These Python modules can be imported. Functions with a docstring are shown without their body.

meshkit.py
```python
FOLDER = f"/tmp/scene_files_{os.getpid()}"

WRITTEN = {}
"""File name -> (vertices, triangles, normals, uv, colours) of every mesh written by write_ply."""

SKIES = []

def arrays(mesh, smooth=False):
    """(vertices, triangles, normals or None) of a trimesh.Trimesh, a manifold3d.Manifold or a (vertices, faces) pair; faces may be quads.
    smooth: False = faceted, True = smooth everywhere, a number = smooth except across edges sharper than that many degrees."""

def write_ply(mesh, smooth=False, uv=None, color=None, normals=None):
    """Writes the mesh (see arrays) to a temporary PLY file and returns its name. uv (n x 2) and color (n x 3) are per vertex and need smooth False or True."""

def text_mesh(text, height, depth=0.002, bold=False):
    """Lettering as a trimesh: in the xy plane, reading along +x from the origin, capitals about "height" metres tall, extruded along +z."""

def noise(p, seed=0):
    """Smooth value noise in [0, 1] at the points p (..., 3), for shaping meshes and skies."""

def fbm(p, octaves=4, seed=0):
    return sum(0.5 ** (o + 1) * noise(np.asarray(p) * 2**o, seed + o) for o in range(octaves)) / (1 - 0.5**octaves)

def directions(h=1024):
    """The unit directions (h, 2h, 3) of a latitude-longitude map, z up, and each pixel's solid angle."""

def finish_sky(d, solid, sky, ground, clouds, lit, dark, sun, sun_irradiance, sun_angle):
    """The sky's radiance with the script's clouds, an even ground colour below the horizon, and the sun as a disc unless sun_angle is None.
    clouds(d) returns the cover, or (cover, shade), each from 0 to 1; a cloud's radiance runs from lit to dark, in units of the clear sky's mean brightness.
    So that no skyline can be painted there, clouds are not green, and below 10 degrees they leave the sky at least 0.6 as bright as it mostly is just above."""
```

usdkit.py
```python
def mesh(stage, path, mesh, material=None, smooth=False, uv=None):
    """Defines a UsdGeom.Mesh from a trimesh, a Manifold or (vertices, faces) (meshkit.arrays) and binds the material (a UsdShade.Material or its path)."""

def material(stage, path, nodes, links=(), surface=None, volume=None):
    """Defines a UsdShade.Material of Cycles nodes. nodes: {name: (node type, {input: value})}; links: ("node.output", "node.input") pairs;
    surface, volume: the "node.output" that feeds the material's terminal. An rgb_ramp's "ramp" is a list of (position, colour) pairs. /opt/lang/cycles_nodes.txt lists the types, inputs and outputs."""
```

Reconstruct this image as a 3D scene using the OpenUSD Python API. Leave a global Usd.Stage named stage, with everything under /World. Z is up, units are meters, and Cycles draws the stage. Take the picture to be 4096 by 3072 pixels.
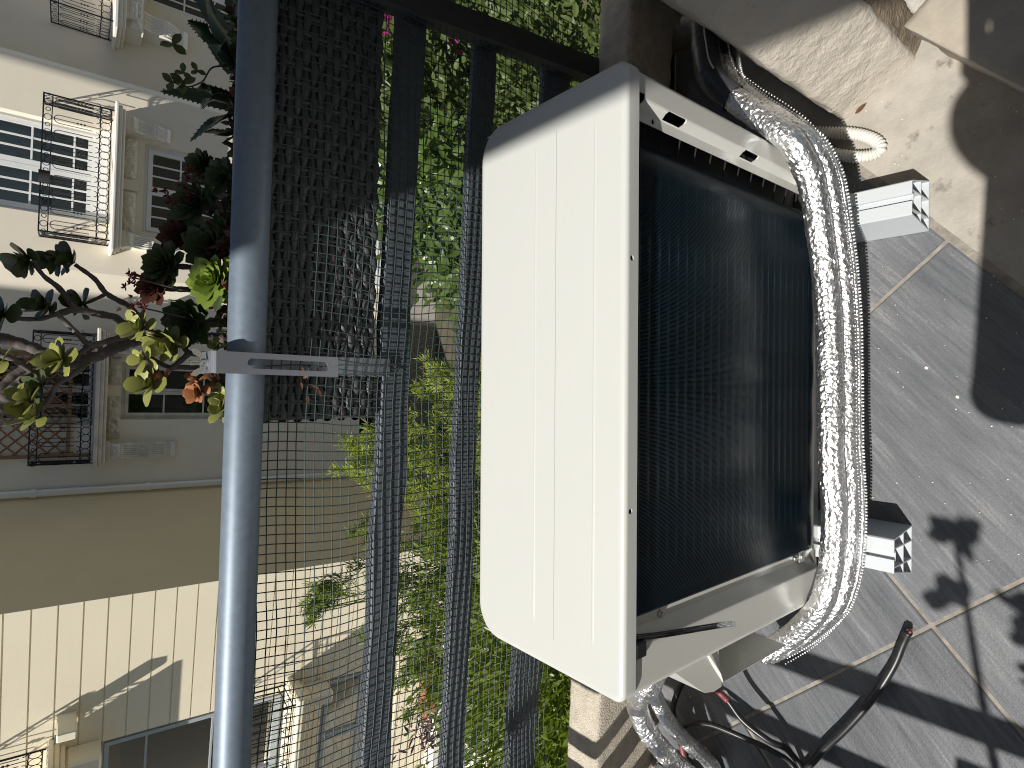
import math, random
import numpy as np, trimesh, usdkit, manifold3d
from shapely.geometry import Polygon, LineString, box as sbox, Point
from shapely import affinity, union_all
from pxr import Usd, UsdGeom, UsdLux, UsdShade, Gf, Sdf, Vt
from meshkit import noise, fbm

stage = Usd.Stage.CreateInMemory()
UsdGeom.SetStageUpAxis(stage, 'Z'); UsdGeom.SetStageMetersPerUnit(stage, 1.0)
UsdGeom.Xform.Define(stage, '/World'); UsdGeom.Scope.Define(stage, '/World/Looks')
T = Sdf.ValueTypeNames

# ---------------------------------------------------------------- camera, sky, sun, exposure
CAM_H, PITCH, ROLL = 1.22, math.radians(39.7), 0.006
SUN_EL, SUN_AZ = math.radians(59.5), math.radians(62.0)      # the light travels towards azimuth 62 deg (from +y to +x)
SUN_I, SKY_S, EXPOSURE = 1.25, 0.051, 0.29
cam = UsdGeom.Camera.Define(stage, '/World/camera')
cam.CreateHorizontalApertureAttr(36.0); cam.CreateVerticalApertureAttr(27.0)
cam.CreateFocalLengthAttr(2360.0 / 4096 * 36); cam.CreateClippingRangeAttr(Gf.Vec2f(0.02, 2000))
_fw = np.array([0, math.cos(PITCH), -math.sin(PITCH)]); _dn = np.array([0, -math.sin(PITCH), -math.cos(PITCH)]); _rt = np.array([1.0, 0, 0])
_x = math.sin(ROLL) * _rt + math.cos(ROLL) * _dn            # the picture is taken with the camera turned a quarter: its right is the world's down
_y = math.cos(ROLL) * _rt - math.sin(ROLL) * _dn
M = np.eye(4); M[0, :3] = _x; M[1, :3] = _y; M[2, :3] = -_fw; M[3, :3] = (0, 0, CAM_H)
cam.AddTransformOp().Set(Gf.Matrix4d(*M.ravel().tolist()))
cam.CreateExposureAttr(EXPOSURE)
TO_SUN = np.array([-math.sin(SUN_AZ) * math.cos(SUN_EL), -math.cos(SUN_AZ) * math.cos(SUN_EL), math.sin(SUN_EL)])
dome = UsdLux.DomeLight.Define(stage, '/World/sky')
sky_m = usdkit.material(stage, '/World/Looks/sky', {
    's': ('sky_texture', {'sky_type': 'single_scattering', 'sun_disc': False, 'sun_elevation': SUN_EL, 'sun_rotation': math.atan2(TO_SUN[0], TO_SUN[1])}),
    'b': ('background_shader', {'strength': SKY_S})}, [('s.color', 'b.color')], surface='b.background')
UsdShade.MaterialBindingAPI.Apply(dome.GetPrim()).Bind(sky_m)
dome.GetPrim().SetCustomDataByKey('kind', 'structure')
sun = UsdLux.DistantLight.Define(stage, '/World/sun')
sun.CreateIntensityAttr(SUN_I); sun.CreateAngleAttr(0.53); sun.CreateColorAttr(Gf.Vec3f(1.0, 0.955, 0.88)); sun.CreateNormalizeAttr(True)
_z = TO_SUN; _sx = np.cross([0, 0, 1], _z); _sx /= np.linalg.norm(_sx); _sy = np.cross(_z, _sx)
SM = np.eye(4); SM[0, :3] = _sx; SM[1, :3] = _sy; SM[2, :3] = _z
sun.AddTransformOp().Set(Gf.Matrix4d(*SM.ravel().tolist()))

# ---------------------------------------------------------------- helpers
used = {}
def numbered(parent, name):
    k = (parent, name); n = used.get(k, 0); used[k] = n + 1
    return name if n == 0 else '%s_%03d' % (name, n)
origin = {}
def thing(name, label, cat, loc=(0, 0, 0), group=None, kind=None):
    p = '/World/' + numbered('/World', name)
    x = UsdGeom.Xform.Define(stage, p); x.AddTranslateOp().Set(Gf.Vec3d(*map(float, loc)))
    tag(x.GetPrim(), label, cat, group, kind); origin[p] = np.array(loc, float)
    return p
def tag(prim, label=None, cat=None, group=None, kind=None):
    for k, v in (('label', label), ('category', cat), ('group', group), ('kind', kind)):
        if v: prim.SetCustomDataByKey(k, v)
def part(parent, name, mesh, mat, smooth=False, label=None, kind=None):
    """A mesh given in world coordinates as a part of PARENT (or a top-level mesh when PARENT is None)."""
    par = parent or '/World'
    p = par + '/' + numbered(par, name)
    if isinstance(mesh, MB): mesh = mesh.tri()
    elif hasattr(mesh, 'to_mesh'):
        mm = mesh.to_mesh(); mesh = trimesh.Trimesh(mm.vert_properties[:, :3], mm.tri_verts, process=False)
    elif isinstance(mesh, tuple): mesh = trimesh.Trimesh(mesh[0], mesh[1], process=False)
    o = np.zeros(3); q = parent
    while q:
        if q in origin: o = origin[q]; break
        q = q.rpartition('/')[0]
    mesh = trimesh.Trimesh(np.asarray(mesh.vertices) - o, mesh.faces, process=False)
    m = usdkit.mesh(stage, p, mesh, L[mat] if isinstance(mat, str) else mat, smooth=smooth)
    tag(m.GetPrim(), label, None, None, kind)
    return p
def struct(name, mesh, mat, smooth=False, label=None, kind='structure', cat=None):
    p = part(None, name, mesh, mat, smooth); tag(stage.GetPrimAtPath(p), label, cat, None, kind); return p

class MB:
    def __init__(s): s.v, s.f, s.n = [], [], 0
    def add(s, v, f):
        v = np.asarray(v, float); f = np.asarray(f, int)
        if f.shape[1] == 4: f = np.vstack([f[:, [0, 1, 2]], f[:, [0, 2, 3]]])
        s.v.append(v); s.f.append(f + s.n); s.n += len(v); return s
    def mesh(s, m):
        if hasattr(m, 'to_mesh'):
            q = m.to_mesh(); return s.add(q.vert_properties[:, :3], q.tri_verts)
        if isinstance(m, MB): m = m.tri()
        if isinstance(m, tuple): return s.add(*m)
        return s.add(m.vertices, m.faces)
    def box(s, x0, x1, y0, y1, z0, z1, fn=None):
        v = np.array([[x, y, z] for x in (x0, x1) for y in (y0, y1) for z in (z0, z1)], float)
        f = [[0, 1, 3, 2], [4, 6, 7, 5], [0, 4, 5, 1], [2, 3, 7, 6], [0, 2, 6, 4], [1, 5, 7, 3]]
        return s.add(fn(v) if fn else v, f)
    def cbox(s, x0, x1, y0, y1, z0, z1, b=.003, fn=None):
        """box with chamfered edges (hull of 24 points)"""
        x0, x1 = min(x0, x1), max(x0, x1); y0, y1 = min(y0, y1), max(y0, y1); z0, z1 = min(z0, z1), max(z0, z1)
        P = []
        for sx in (0, 1):
            for sy in (0, 1):
                for sz in (0, 1):
                    c = np.array([(x0, x1)[sx], (y0, y1)[sy], (z0, z1)[sz]]); d = np.array([1 - 2 * sx, 1 - 2 * sy, 1 - 2 * sz]) * b
                    for k in range(3):
                        e = d.copy(); e[k] = 0; P.append(c + e)
        h = trimesh.convex.convex_hull(np.array(P)); v = np.array(h.vertices)
        return s.add(fn(v) if fn else v, h.faces)
    def tube(s, pts, r, n=8, caps=True, closed=False):
        v, f = tube(pts, r, n, caps, closed); return s.add(v, f)
    def tri(s): return trimesh.Trimesh(np.vstack(s.v), np.vstack(s.f), process=False)
    def map(s, fn): s.v = [fn(v) for v in s.v]; return s

def spline(pts, n=12):
    p = np.asarray(pts, float); q = np.vstack([2 * p[0] - p[1], p, 2 * p[-1] - p[-2]]); out = []
    for i in range(1, len(q) - 2):
        t = np.linspace(0, 1, n, endpoint=False)[:, None]
        a, b, c, d = q[i - 1], q[i], q[i + 1], q[i + 2]
        out.append(.5 * (2 * b + (c - a) * t + (2 * a - 5 * b + 4 * c - d) * t ** 2 + (3 * b - a - 3 * c + d) * t ** 3))
    return np.vstack(out + [p[-1:]])
def frames(p, closed=False):
    p = np.asarray(p, float)
    t = np.gradient(p, axis=0) if not closed else np.roll(p, -1, 0) - np.roll(p, 1, 0)
    t /= np.linalg.norm(t, axis=1, keepdims=True) + 1e-12
    a = np.zeros_like(p); u = np.cross(t[0], [0, 0, 1.0] if abs(t[0][2]) < .9 else [1.0, 0, 0]); u /= np.linalg.norm(u); a[0] = u
    for i in range(1, len(p)):
        u = a[i - 1] - t[i] * np.dot(a[i - 1], t[i]); a[i] = u / (np.linalg.norm(u) + 1e-12)
    return t, a, np.cross(t, a)
def tube(pts, r, n=8, caps=True, closed=False, prof=None):
    p = np.asarray(pts, float); t, a, b = frames(p, closed); m = len(p)
    r = np.broadcast_to(np.asarray(r, float), (m,))
    th = np.arange(n) * 2 * math.pi / n
    v = (p[:, None] + r[:, None, None] * (np.cos(th)[None, :, None] * a[:, None] + np.sin(th)[None, :, None] * b[:, None])).reshape(-1, 3)
    mm = m if closed else m - 1
    i, j = np.meshgrid(np.arange(mm), np.arange(n), indexing='ij'); i2 = (i + 1) % m; j2 = (j + 1) % n
    q = np.stack([i * n + j, i * n + j2, i2 * n + j2, i2 * n + j], -1).reshape(-1, 4)
    f = np.vstack([q[:, [0, 1, 2]], q[:, [0, 2, 3]]])
    if caps and not closed:
        k = len(v); v = np.vstack([v, p[0], p[-1]]); jj = np.arange(n)
        f = np.vstack([f, np.stack([np.full(n, k), (jj + 1) % n, jj], 1), np.stack([np.full(n, k + 1), (m - 1) * n + jj, (m - 1) * n + (jj + 1) % n], 1)])
    return v, f[:, ::-1] if False else f
def circle(c, r, u, w, n=14):
    th = np.arange(n) * 2 * math.pi / n
    return np.asarray(c) + r * (np.cos(th)[:, None] * np.asarray(u) + np.sin(th)[:, None] * np.asarray(w))
def extrude(poly, z0, z1):
    ms = [trimesh.creation.extrude_polygon(g, z1 - z0, engine='earcut') for g in getattr(poly, 'geoms', [poly])]
    m = trimesh.util.concatenate(ms); m.apply_translation([0, 0, z0]); return m
def man(m):
    if isinstance(m, MB): m = m.tri()
    m = trimesh.Trimesh(m.vertices, m.faces); m.merge_vertices()
    return manifold3d.Manifold(manifold3d.Mesh(np.asarray(m.vertices, np.float32), np.asarray(m.faces, np.uint32)))
def mbox(x0, x1, y0, y1, z0, z1): return manifold3d.Manifold.cube((x1 - x0, y1 - y0, z1 - z0)).translate((x0, y0, z0))
def hull(pts): return manifold3d.Manifold.hull_points(np.asarray(pts, float).tolist())
def grid(fn, nu, nv):
    """a sheet of nu x nv quads; fn(u, v) -> points"""
    u, v = np.meshgrid(np.linspace(0, 1, nu + 1), np.linspace(0, 1, nv + 1), indexing='ij')
    p = fn(u, v).reshape(-1, 3); i, j = np.meshgrid(np.arange(nu), np.arange(nv), indexing='ij'); k = i * (nv + 1) + j
    return p, np.stack([k, k + nv + 1, k + nv + 2, k + 1], -1).reshape(-1, 4)
def ico(c, r, sub=1, sc=(1, 1, 1)):
    m = trimesh.creation.icosphere(subdivisions=sub, radius=r); m.apply_scale(sc); m.apply_translation(c); return m

# ---------------------------------------------------------------- materials
L = {}
def mat(name, nodes, links, surface): L[name] = usdkit.material(stage, '/World/Looks/' + name, nodes, links, surface=surface)
def plain(name, col, rough=.5, metal=0., spec=.5, var=.0, scale=6., bump=0., bscale=60., dist=.002, coat=0., stretch=None, detail=4., dirt=None, rotz=0.):
    """a procedural surface: base colour varied by noise, fine relief by bump. dirt = (colour, scale, threshold)"""
    col = np.array(col, float)
    n = {'g': ('geometry', {}), 'map': ('mapping', {'rotation': (0, 0, rotz), 'scale': stretch or (1, 1, 1)}),
         'n1': ('noise_texture', {'scale': scale, 'detail': detail, 'roughness': .6}),
         'r': ('rgb_ramp', {'ramp': [(.25, tuple(col * (1 - var))), (.5, tuple(col)), (.78, tuple(np.minimum(col * (1 + var), .95)))]}),
         'p': ('principled_bsdf', {'roughness': rough, 'metallic': metal, 'specular_ior_level': spec, 'coat_weight': coat})}
    l = [('g.position', 'map.vector'), ('map.vector', 'n1.vector'), ('n1.fac', 'r.fac')]
    c = 'r.color'
    if dirt:
        n['n3'] = ('noise_texture', {'scale': dirt[1], 'detail': 6, 'roughness': .65}); n['r3'] = ('rgb_ramp', {'ramp': [(dirt[2], (0, 0, 0)), (min(dirt[2] + .12, 1), (1, 1, 1))]})
        n['mx'] = ('mix_color', {'b': dirt[0]}); n['bw'] = ('rgb_to_bw', {})
        l += [('g.position', 'n3.vector'), ('n3.fac', 'r3.fac'), ('r3.color', 'bw.color'), ('bw.val', 'mx.fac'), (c, 'mx.a')]; c = 'mx.result'
    l.append((c, 'p.base_color'))
    if bump:
        n['n2'] = ('noise_texture', {'scale': bscale, 'detail': 5, 'roughness': .62}); n['bp'] = ('bump', {'strength': bump, 'distance': dist})
        l += [('map.vector', 'n2.vector'), ('n2.fac', 'bp.height'), ('bp.normal', 'p.normal')]
    mat(name, n, l, 'p.BSDF')
def leafmat(name, cols, rough=.45, trans=.35, var_scale=3., spec=.4, coat=0.):
    st = [(i / max(1, len(cols) - 1), c) for i, c in enumerate(cols)]
    tr = [(a, tuple(np.minimum(np.array(c) * np.array([1.5, 1.7, .8]), .9))) for a, c in st]
    mat(name, {'g': ('geometry', {}), 'r': ('rgb_ramp', {'ramp': st}), 'rt': ('rgb_ramp', {'ramp': tr}),
               'p': ('principled_bsdf', {'roughness': rough, 'specular_ior_level': spec, 'coat_weight': coat}), 't': ('translucent_bsdf', {}), 'm': ('mix_closure', {'fac': trans})},
        [('g.random_per_island', 'r.fac'), ('g.random_per_island', 'rt.fac'), ('r.color', 'p.base_color'), ('rt.color', 't.color'), ('p.BSDF', 'm.closure1'), ('t.BSDF', 'm.closure2')], 'm.closure')
plain('ivory_paint', (.485, .495, .474), .38, var=.012, scale=3, bump=.05, bscale=900, dist=.0004)
plain('ivory_shell', (.53, .53, .50), .27, var=.015, scale=5, bump=.03, bscale=500, dist=.0004, dirt=((.42, .39, .33), 14, .74))
plain('bare_steel', (.62, .62, .6), .3, metal=1., var=.06, scale=30, bump=.05, bscale=200, dist=.0005)
plain('dark_void', (.012, .012, .013), .7)
plain('rubber_black', (.013, .013, .015), .42, var=.3, scale=40, bump=.25, bscale=120, dist=.001)
plain('cable_black', (.014, .014, .016), .38, var=.5, scale=60, dirt=((.12, .12, .12), 70, .66))
plain('cable_red', (.19, .045, .06), .45, var=.4, scale=80)
plain('copper', (.75, .33, .18), .3, metal=1.)
plain('white_plastic', (.47, .50, .53), .45, var=.02, scale=8, bump=.04, bscale=700, dist=.0004)
plain('hose_plastic', (.60, .59, .55), .5, var=.06, scale=30)
plain('clear_plastic', (.6, .62, .66), .12)
mat('clear_tube', {'t': ('transparent_bsdf', {'color': (.9, .92, .95)}), 'gl': ('glossy_bsdf', {'color': (1, 1, 1), 'roughness': .08}), 'fr': ('fresnel', {'IOR': 1.9}), 'm': ('mix_closure', {})},
    [('fr.fac', 'm.fac'), ('t.BSDF', 'm.closure1'), ('gl.BSDF', 'm.closure2')], 'm.closure')
plain('coil_fin', (.006, .022, .037), .33, metal=.25, spec=.6, var=.5, scale=9, stretch=(1, 1, .25))
plain('coil_tube', (.06, .115, .13), .42)
# crinkled foil
mat('foil', {'g': ('geometry', {}), 'v': ('voronoi_texture', {'scale': 125}), 'n': ('noise_texture', {'scale': 240, 'detail': 4, 'roughness': .6, 'distortion': .6}), 'nb': ('noise_texture', {'scale': 44, 'detail': 3}), 
             'a': ('math', {'math_type': 'multiply_add', 'value2': .7}), 'a2': ('math', {'math_type': 'add'}),
             'bp': ('bump', {'strength': .55, 'distance': .0022}), 'p': ('principled_bsdf', {'base_color': (.93, .935, .94), 'metallic': 1., 'roughness': .34})},
    [('g.position', 'v.vector'), ('g.position', 'n.vector'), ('g.position', 'nb.vector'), ('v.distance', 'a.value1'), ('n.fac', 'a.value3'), ('a.value', 'a2.value1'), ('nb.fac', 'a2.value2'), ('a2.value', 'bp.height'), ('bp.normal', 'p.normal')], 'p.BSDF')
# slate look tile: grain along one direction
TILE_A = math.radians(42.3)
mat('slate_tile', {'g': ('geometry', {}), 'o': ('object_info', {}), 'mp0': ('mapping', {'rotation': (0, 0, -TILE_A)}), 'mp': ('mapping', {'scale': (9, 120, 1)}), 'mp2': ('mapping', {'scale': (3.5, 15, 1)}),
                   'n1': ('noise_texture', {'scale': 1.0, 'detail': 6, 'roughness': .65, 'distortion': .5}), 'n2': ('noise_texture', {'scale': 1.0, 'detail': 5, 'roughness': .6}), 'n3': ('noise_texture', {'scale': 260, 'detail': 3, 'roughness': .7}),
                   'm1': ('math', {'math_type': 'multiply', 'value2': .38}), 'm2': ('math', {'math_type': 'multiply_add', 'value2': .40}), 'm3': ('math', {'math_type': 'multiply_add', 'value2': .20}),
                   'ro': ('math', {'math_type': 'multiply_add', 'value2': .10, 'value3': -.01}), 'ad': ('math', {'math_type': 'add'}),
                   'r': ('rgb_ramp', {'ramp': [(.30, (.036, .039, .047)), (.45, (.082, .088, .099)), (.58, (.130, .136, .148)), (.70, (.24, .242, .25))]}),
                   'bp': ('bump', {'strength': .9, 'distance': .003}), 'p': ('principled_bsdf', {'roughness': .5, 'specular_ior_level': .45})},
    [('g.position', 'mp0.vector'), ('mp0.vector', 'mp.vector'), ('mp0.vector', 'mp2.vector'), ('mp.vector', 'n1.vector'), ('mp2.vector', 'n2.vector'), ('g.position', 'n3.vector'), ('n1.fac', 'm1.value1'), ('n2.fac', 'm2.value1'), ('m1.value', 'm2.value3'),
     ('n3.fac', 'm3.value1'), ('m2.value', 'm3.value3'), ('o.random', 'ro.value1'), ('m3.value', 'ad.value1'), ('ro.value', 'ad.value2'), ('ad.value', 'r.fac'), ('r.color', 'p.base_color'), ('m3.value', 'bp.height'), ('bp.normal', 'p.normal')], 'p.BSDF')
plain('grout', (.235, .215, .185), .9, var=.35, scale=60, bump=.5, bscale=300, dist=.002)
plain('cement', (.335, .312, .275), .85, var=.24, scale=13, bump=.4, bscale=120, dist=.004, detail=8, dirt=((.17, .15, .13), 21, .60))
plain('stucco', (.50, .455, .395), .85, var=.13, scale=9, bump=.6, bscale=70, dist=.009, detail=7, dirt=((.33, .27, .22), 11, .66))
plain('kerb_stone', (.52, .465, .385), .85, var=.22, scale=40, bump=1.0, bscale=230, dist=.005, detail=7)
plain('step_stone', (.35, .31, .255), .7, var=.25, scale=10, bump=.3, bscale=110, dist=.003, detail=8, dirt=((.16, .14, .12), 9, .62))
plain('old_mortar', (.20, .16, .115), .95, var=.45, scale=45, bump=1, bscale=130, dist=.008, detail=8)
plain('white_stucco', (.66, .63, .57), .8, var=.06, scale=14, bump=.5, bscale=80, dist=.004, dirt=((.35, .3, .25), 16, .70))
plain('tube_metal', (.15, .19, .24), .50, metal=.3, var=.13, scale=70, bump=.08, bscale=180, dist=.0006, dirt=((.30, .20, .12), 23, .79))
plain('strap_metal', (.21, .225, .26), .42, metal=.5, var=.08, scale=50, bump=.06, bscale=260, dist=.0005, stretch=(1, 1, .1))
plain('zinc', (.75, .75, .73), .25, metal=1., var=.1, scale=60)
plain('grey_wood', (.085, .10, .122), .62, var=.25, scale=16, bump=.7, bscale=70, dist=.002, stretch=(.08, 1, 1.6), dirt=((.22, .2, .19), 30, .73))
plain('dark_wood', (.035, .036, .04), .7, var=.3, scale=16, bump=.6, bscale=70, dist=.002, stretch=(1, 1, .1))
plain('net_cord', (.035, .058, .055), .5, var=.2, scale=40)
plain('wicker', (.066, .066, .071), .45, var=.25, scale=50, bump=.2, bscale=300, dist=.0006, stretch=(.1, 1, 1))
plain('soil', (.035, .026, .02), .95, var=.4, scale=60, bump=1, bscale=90, dist=.01)
plain('plaster_tan', (.80, .63, .37), .85, var=.035, scale=1.1, bump=.25, bscale=30, dist=.004)
plain('plaster_cream', (.83, .755, .62), .85, var=.035, scale=1.3, bump=.25, bscale=25, dist=.004, dirt=((.70, .63, .52), .9, .66))
plain('plaster_yellow', (.80, .725, .55), .85, var=.035, scale=1.1, bump=.25, bscale=30, dist=.004, dirt=((.66, .58, .40), 1.2, .66))
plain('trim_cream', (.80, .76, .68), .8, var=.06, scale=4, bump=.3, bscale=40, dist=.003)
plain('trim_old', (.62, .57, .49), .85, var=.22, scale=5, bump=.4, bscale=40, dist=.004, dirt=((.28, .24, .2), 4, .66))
plain('white_paint', (.80, .81, .80), .4, var=.03, scale=5)
plain('grey_paint', (.34, .38, .40), .45, var=.04, scale=5)
plain('iron', (.012, .013, .018), .45, metal=.3)
plain('lattice_wood', (.28, .15, .07), .6, var=.3, scale=12)
plain('room_dark', (.02, .02, .02), .9)
plain('curtain_pale', (.30, .30, .30), .9, var=.3, scale=18, stretch=(8, 8, .3))
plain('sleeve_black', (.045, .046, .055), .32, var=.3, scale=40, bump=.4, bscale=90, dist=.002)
plain('curtain', (.075, .075, .075), .9, var=.2, scale=18, stretch=(8, 8, .3))
plain('terracotta', (.36, .13, .075), .8, var=.12, scale=8)
plain('garden_soil', (.075, .065, .04), .95, var=.4, scale=3, bump=.6, bscale=8, dist=.04)
mat('pane', {'t': ('transparent_bsdf', {'color': (.86, .9, .9)}), 'gl': ('glossy_bsdf', {'color': (1, 1, 1), 'roughness': .01}), 'fr': ('fresnel', {'IOR': 1.5}), 'm': ('mix_closure', {})},
    [('fr.fac', 'm.fac'), ('t.BSDF', 'm.closure1'), ('gl.BSDF', 'm.closure2')], 'm.closure')
plain('bark_jade', (.10, .082, .076), .75, var=.3, scale=35, bump=.7, bscale=60, dist=.003, dirt=((.33, .28, .26), 40, .64))
plain('bark', (.10, .075, .055), .85, var=.3, scale=20, bump=.7, bscale=40, dist=.006)
leafmat('leaf_hedge', [(.085, .12, .035), (.13, .175, .06), (.19, .235, .105), (.10, .145, .045)], trans=.3)
leafmat('leaf_laurel', [(.075, .12, .025), (.12, .18, .04), (.18, .25, .06), (.09, .14, .03)], .3, .28, spec=.5)
leafmat('leaf_bamboo', [(.26, .30, .06), (.34, .37, .08), (.21, .28, .055), (.38, .38, .13)], .45, .4)
leafmat('leaf_bright', [(.14, .185, .028), (.19, .235, .036), (.25, .285, .06), (.11, .15, .024)], .4, .38)
leafmat('petal_pink', [(.45, .04, .28), (.55, .08, .36), (.38, .02, .2)], .5, .4)
leafmat('leaf_purple', [(.05, .015, .03), (.08, .02, .04), (.03, .012, .02)], .4, .2)
leafmat('leaf_aloe', [(.045, .075, .040), (.06, .095, .05), (.05, .08, .05)], .35, .06)
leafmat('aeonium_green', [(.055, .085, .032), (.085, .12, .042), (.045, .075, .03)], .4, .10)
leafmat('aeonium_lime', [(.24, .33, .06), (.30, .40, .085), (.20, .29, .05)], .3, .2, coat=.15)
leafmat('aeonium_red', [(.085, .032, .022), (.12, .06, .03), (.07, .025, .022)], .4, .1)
leafmat('jade_leaf', [(.24, .25, .07), (.33, .28, .10), (.45, .25, .14), (.20, .23, .065)], .28, .12, coat=.2)
leafmat('jade_leaf_dark', [(.06, .08, .03), (.085, .105, .035), (.07, .085, .04)], .3, .10, coat=.2)
leafmat('jade_leaf_orange', [(.34, .14, .06), (.36, .21, .085), (.30, .10, .06), (.3, .22, .08)], .3, .15, coat=.15)
leafmat('flower_red', [(.12, .018, .02), (.2, .04, .035), (.09, .015, .015)], .5, .2)
leafmat('dry_leaf', [(.10, .045, .025), (.13, .07, .035), (.08, .035, .02)], .6, .2)
leafmat('debris_white', [(.7, .68, .62), (.6, .55, .45)], .6, .1)
plain('dark_cloth', (.03, .032, .04), .9, var=.2, scale=30); plain('skin', (.42, .26, .19), .5, var=.06, scale=20); plain('hair', (.03, .02, .015), .6)
# ================================================================ the terrace
ang = TILE_A; U = np.array([math.cos(ang), math.sin(ang)]); N = np.array([-math.sin(ang), math.cos(ang)])
def kin(x): return .858 - .0522 * x                  # inner foot of the parapet kerb
struct('terrace_base', MB().box(-1.32, 3.2, -3.2, .80, -6.4, -.055).box(-1.32, .60, .80, .93, -6.4, -.055).box(.60, 1.3, .80, .895, -6.4, -.0615), 'white_stucco')
gm = MB().box(-1.30, 2.6, -3.0, .795, -.054, -.0032).box(-1.30, .585, .795, .90, -.054, -.0032)
struct('terrace_grout_bed', gm, 'grout')
floor_p = '/World/tiled_floor'; UsdGeom.Xform.Define(stage, floor_p); tag(stage.GetPrimAtPath(floor_p), 'dark grey slate look terrace floor of large square tiles', 'floor', None, 'structure'); origin[floor_p] = np.zeros(3)
# tile joints measured on the floor: N.p = .0469 + .472 k ; U.p = -.0912 + .48 j
S_CEM = .0469
clip = Polygon([(-1.28, -1.9), (1.9, -1.9), (1.9, kin(1.9)), (-1.28, kin(-1.28))])
rng = random.Random(3)
for k in range(0, 5):
    for j in range(-6, 5):
        n0, n1 = S_CEM + .472 * k + .0034, S_CEM + .472 * (k + 1) - .0034
        u0, u1 = -.0912 + .48 * j + .0034, -.0912 + .48 * (j + 1) - .0034
        if k == 0: n0 += .006
        q = Polygon([tuple(U * u + N * n) for u, n in ((u0, n0), (u1, n0), (u1, n1), (u0, n1))])
        if not clip.contains(q):
            q = q.intersection(clip)
            if q.area < .004: continue
        if q.geom_type != 'Polygon': continue
        dz = rng.uniform(-.0008, .0008); inner = q.buffer(-.0028, join_style=2)
        if inner.is_empty or inner.geom_type != 'Polygon': continue
        a = extrude(q, -.010, -.0022 + dz); b = extrude(q.buffer(-.0012, join_style=2), -.0022 + dz, -.0008 + dz); c = extrude(inner, -.0008 + dz, dz)
        part(floor_p, 'tile', MB().mesh(a).mesh(b).mesh(c), 'slate_tile')
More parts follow.
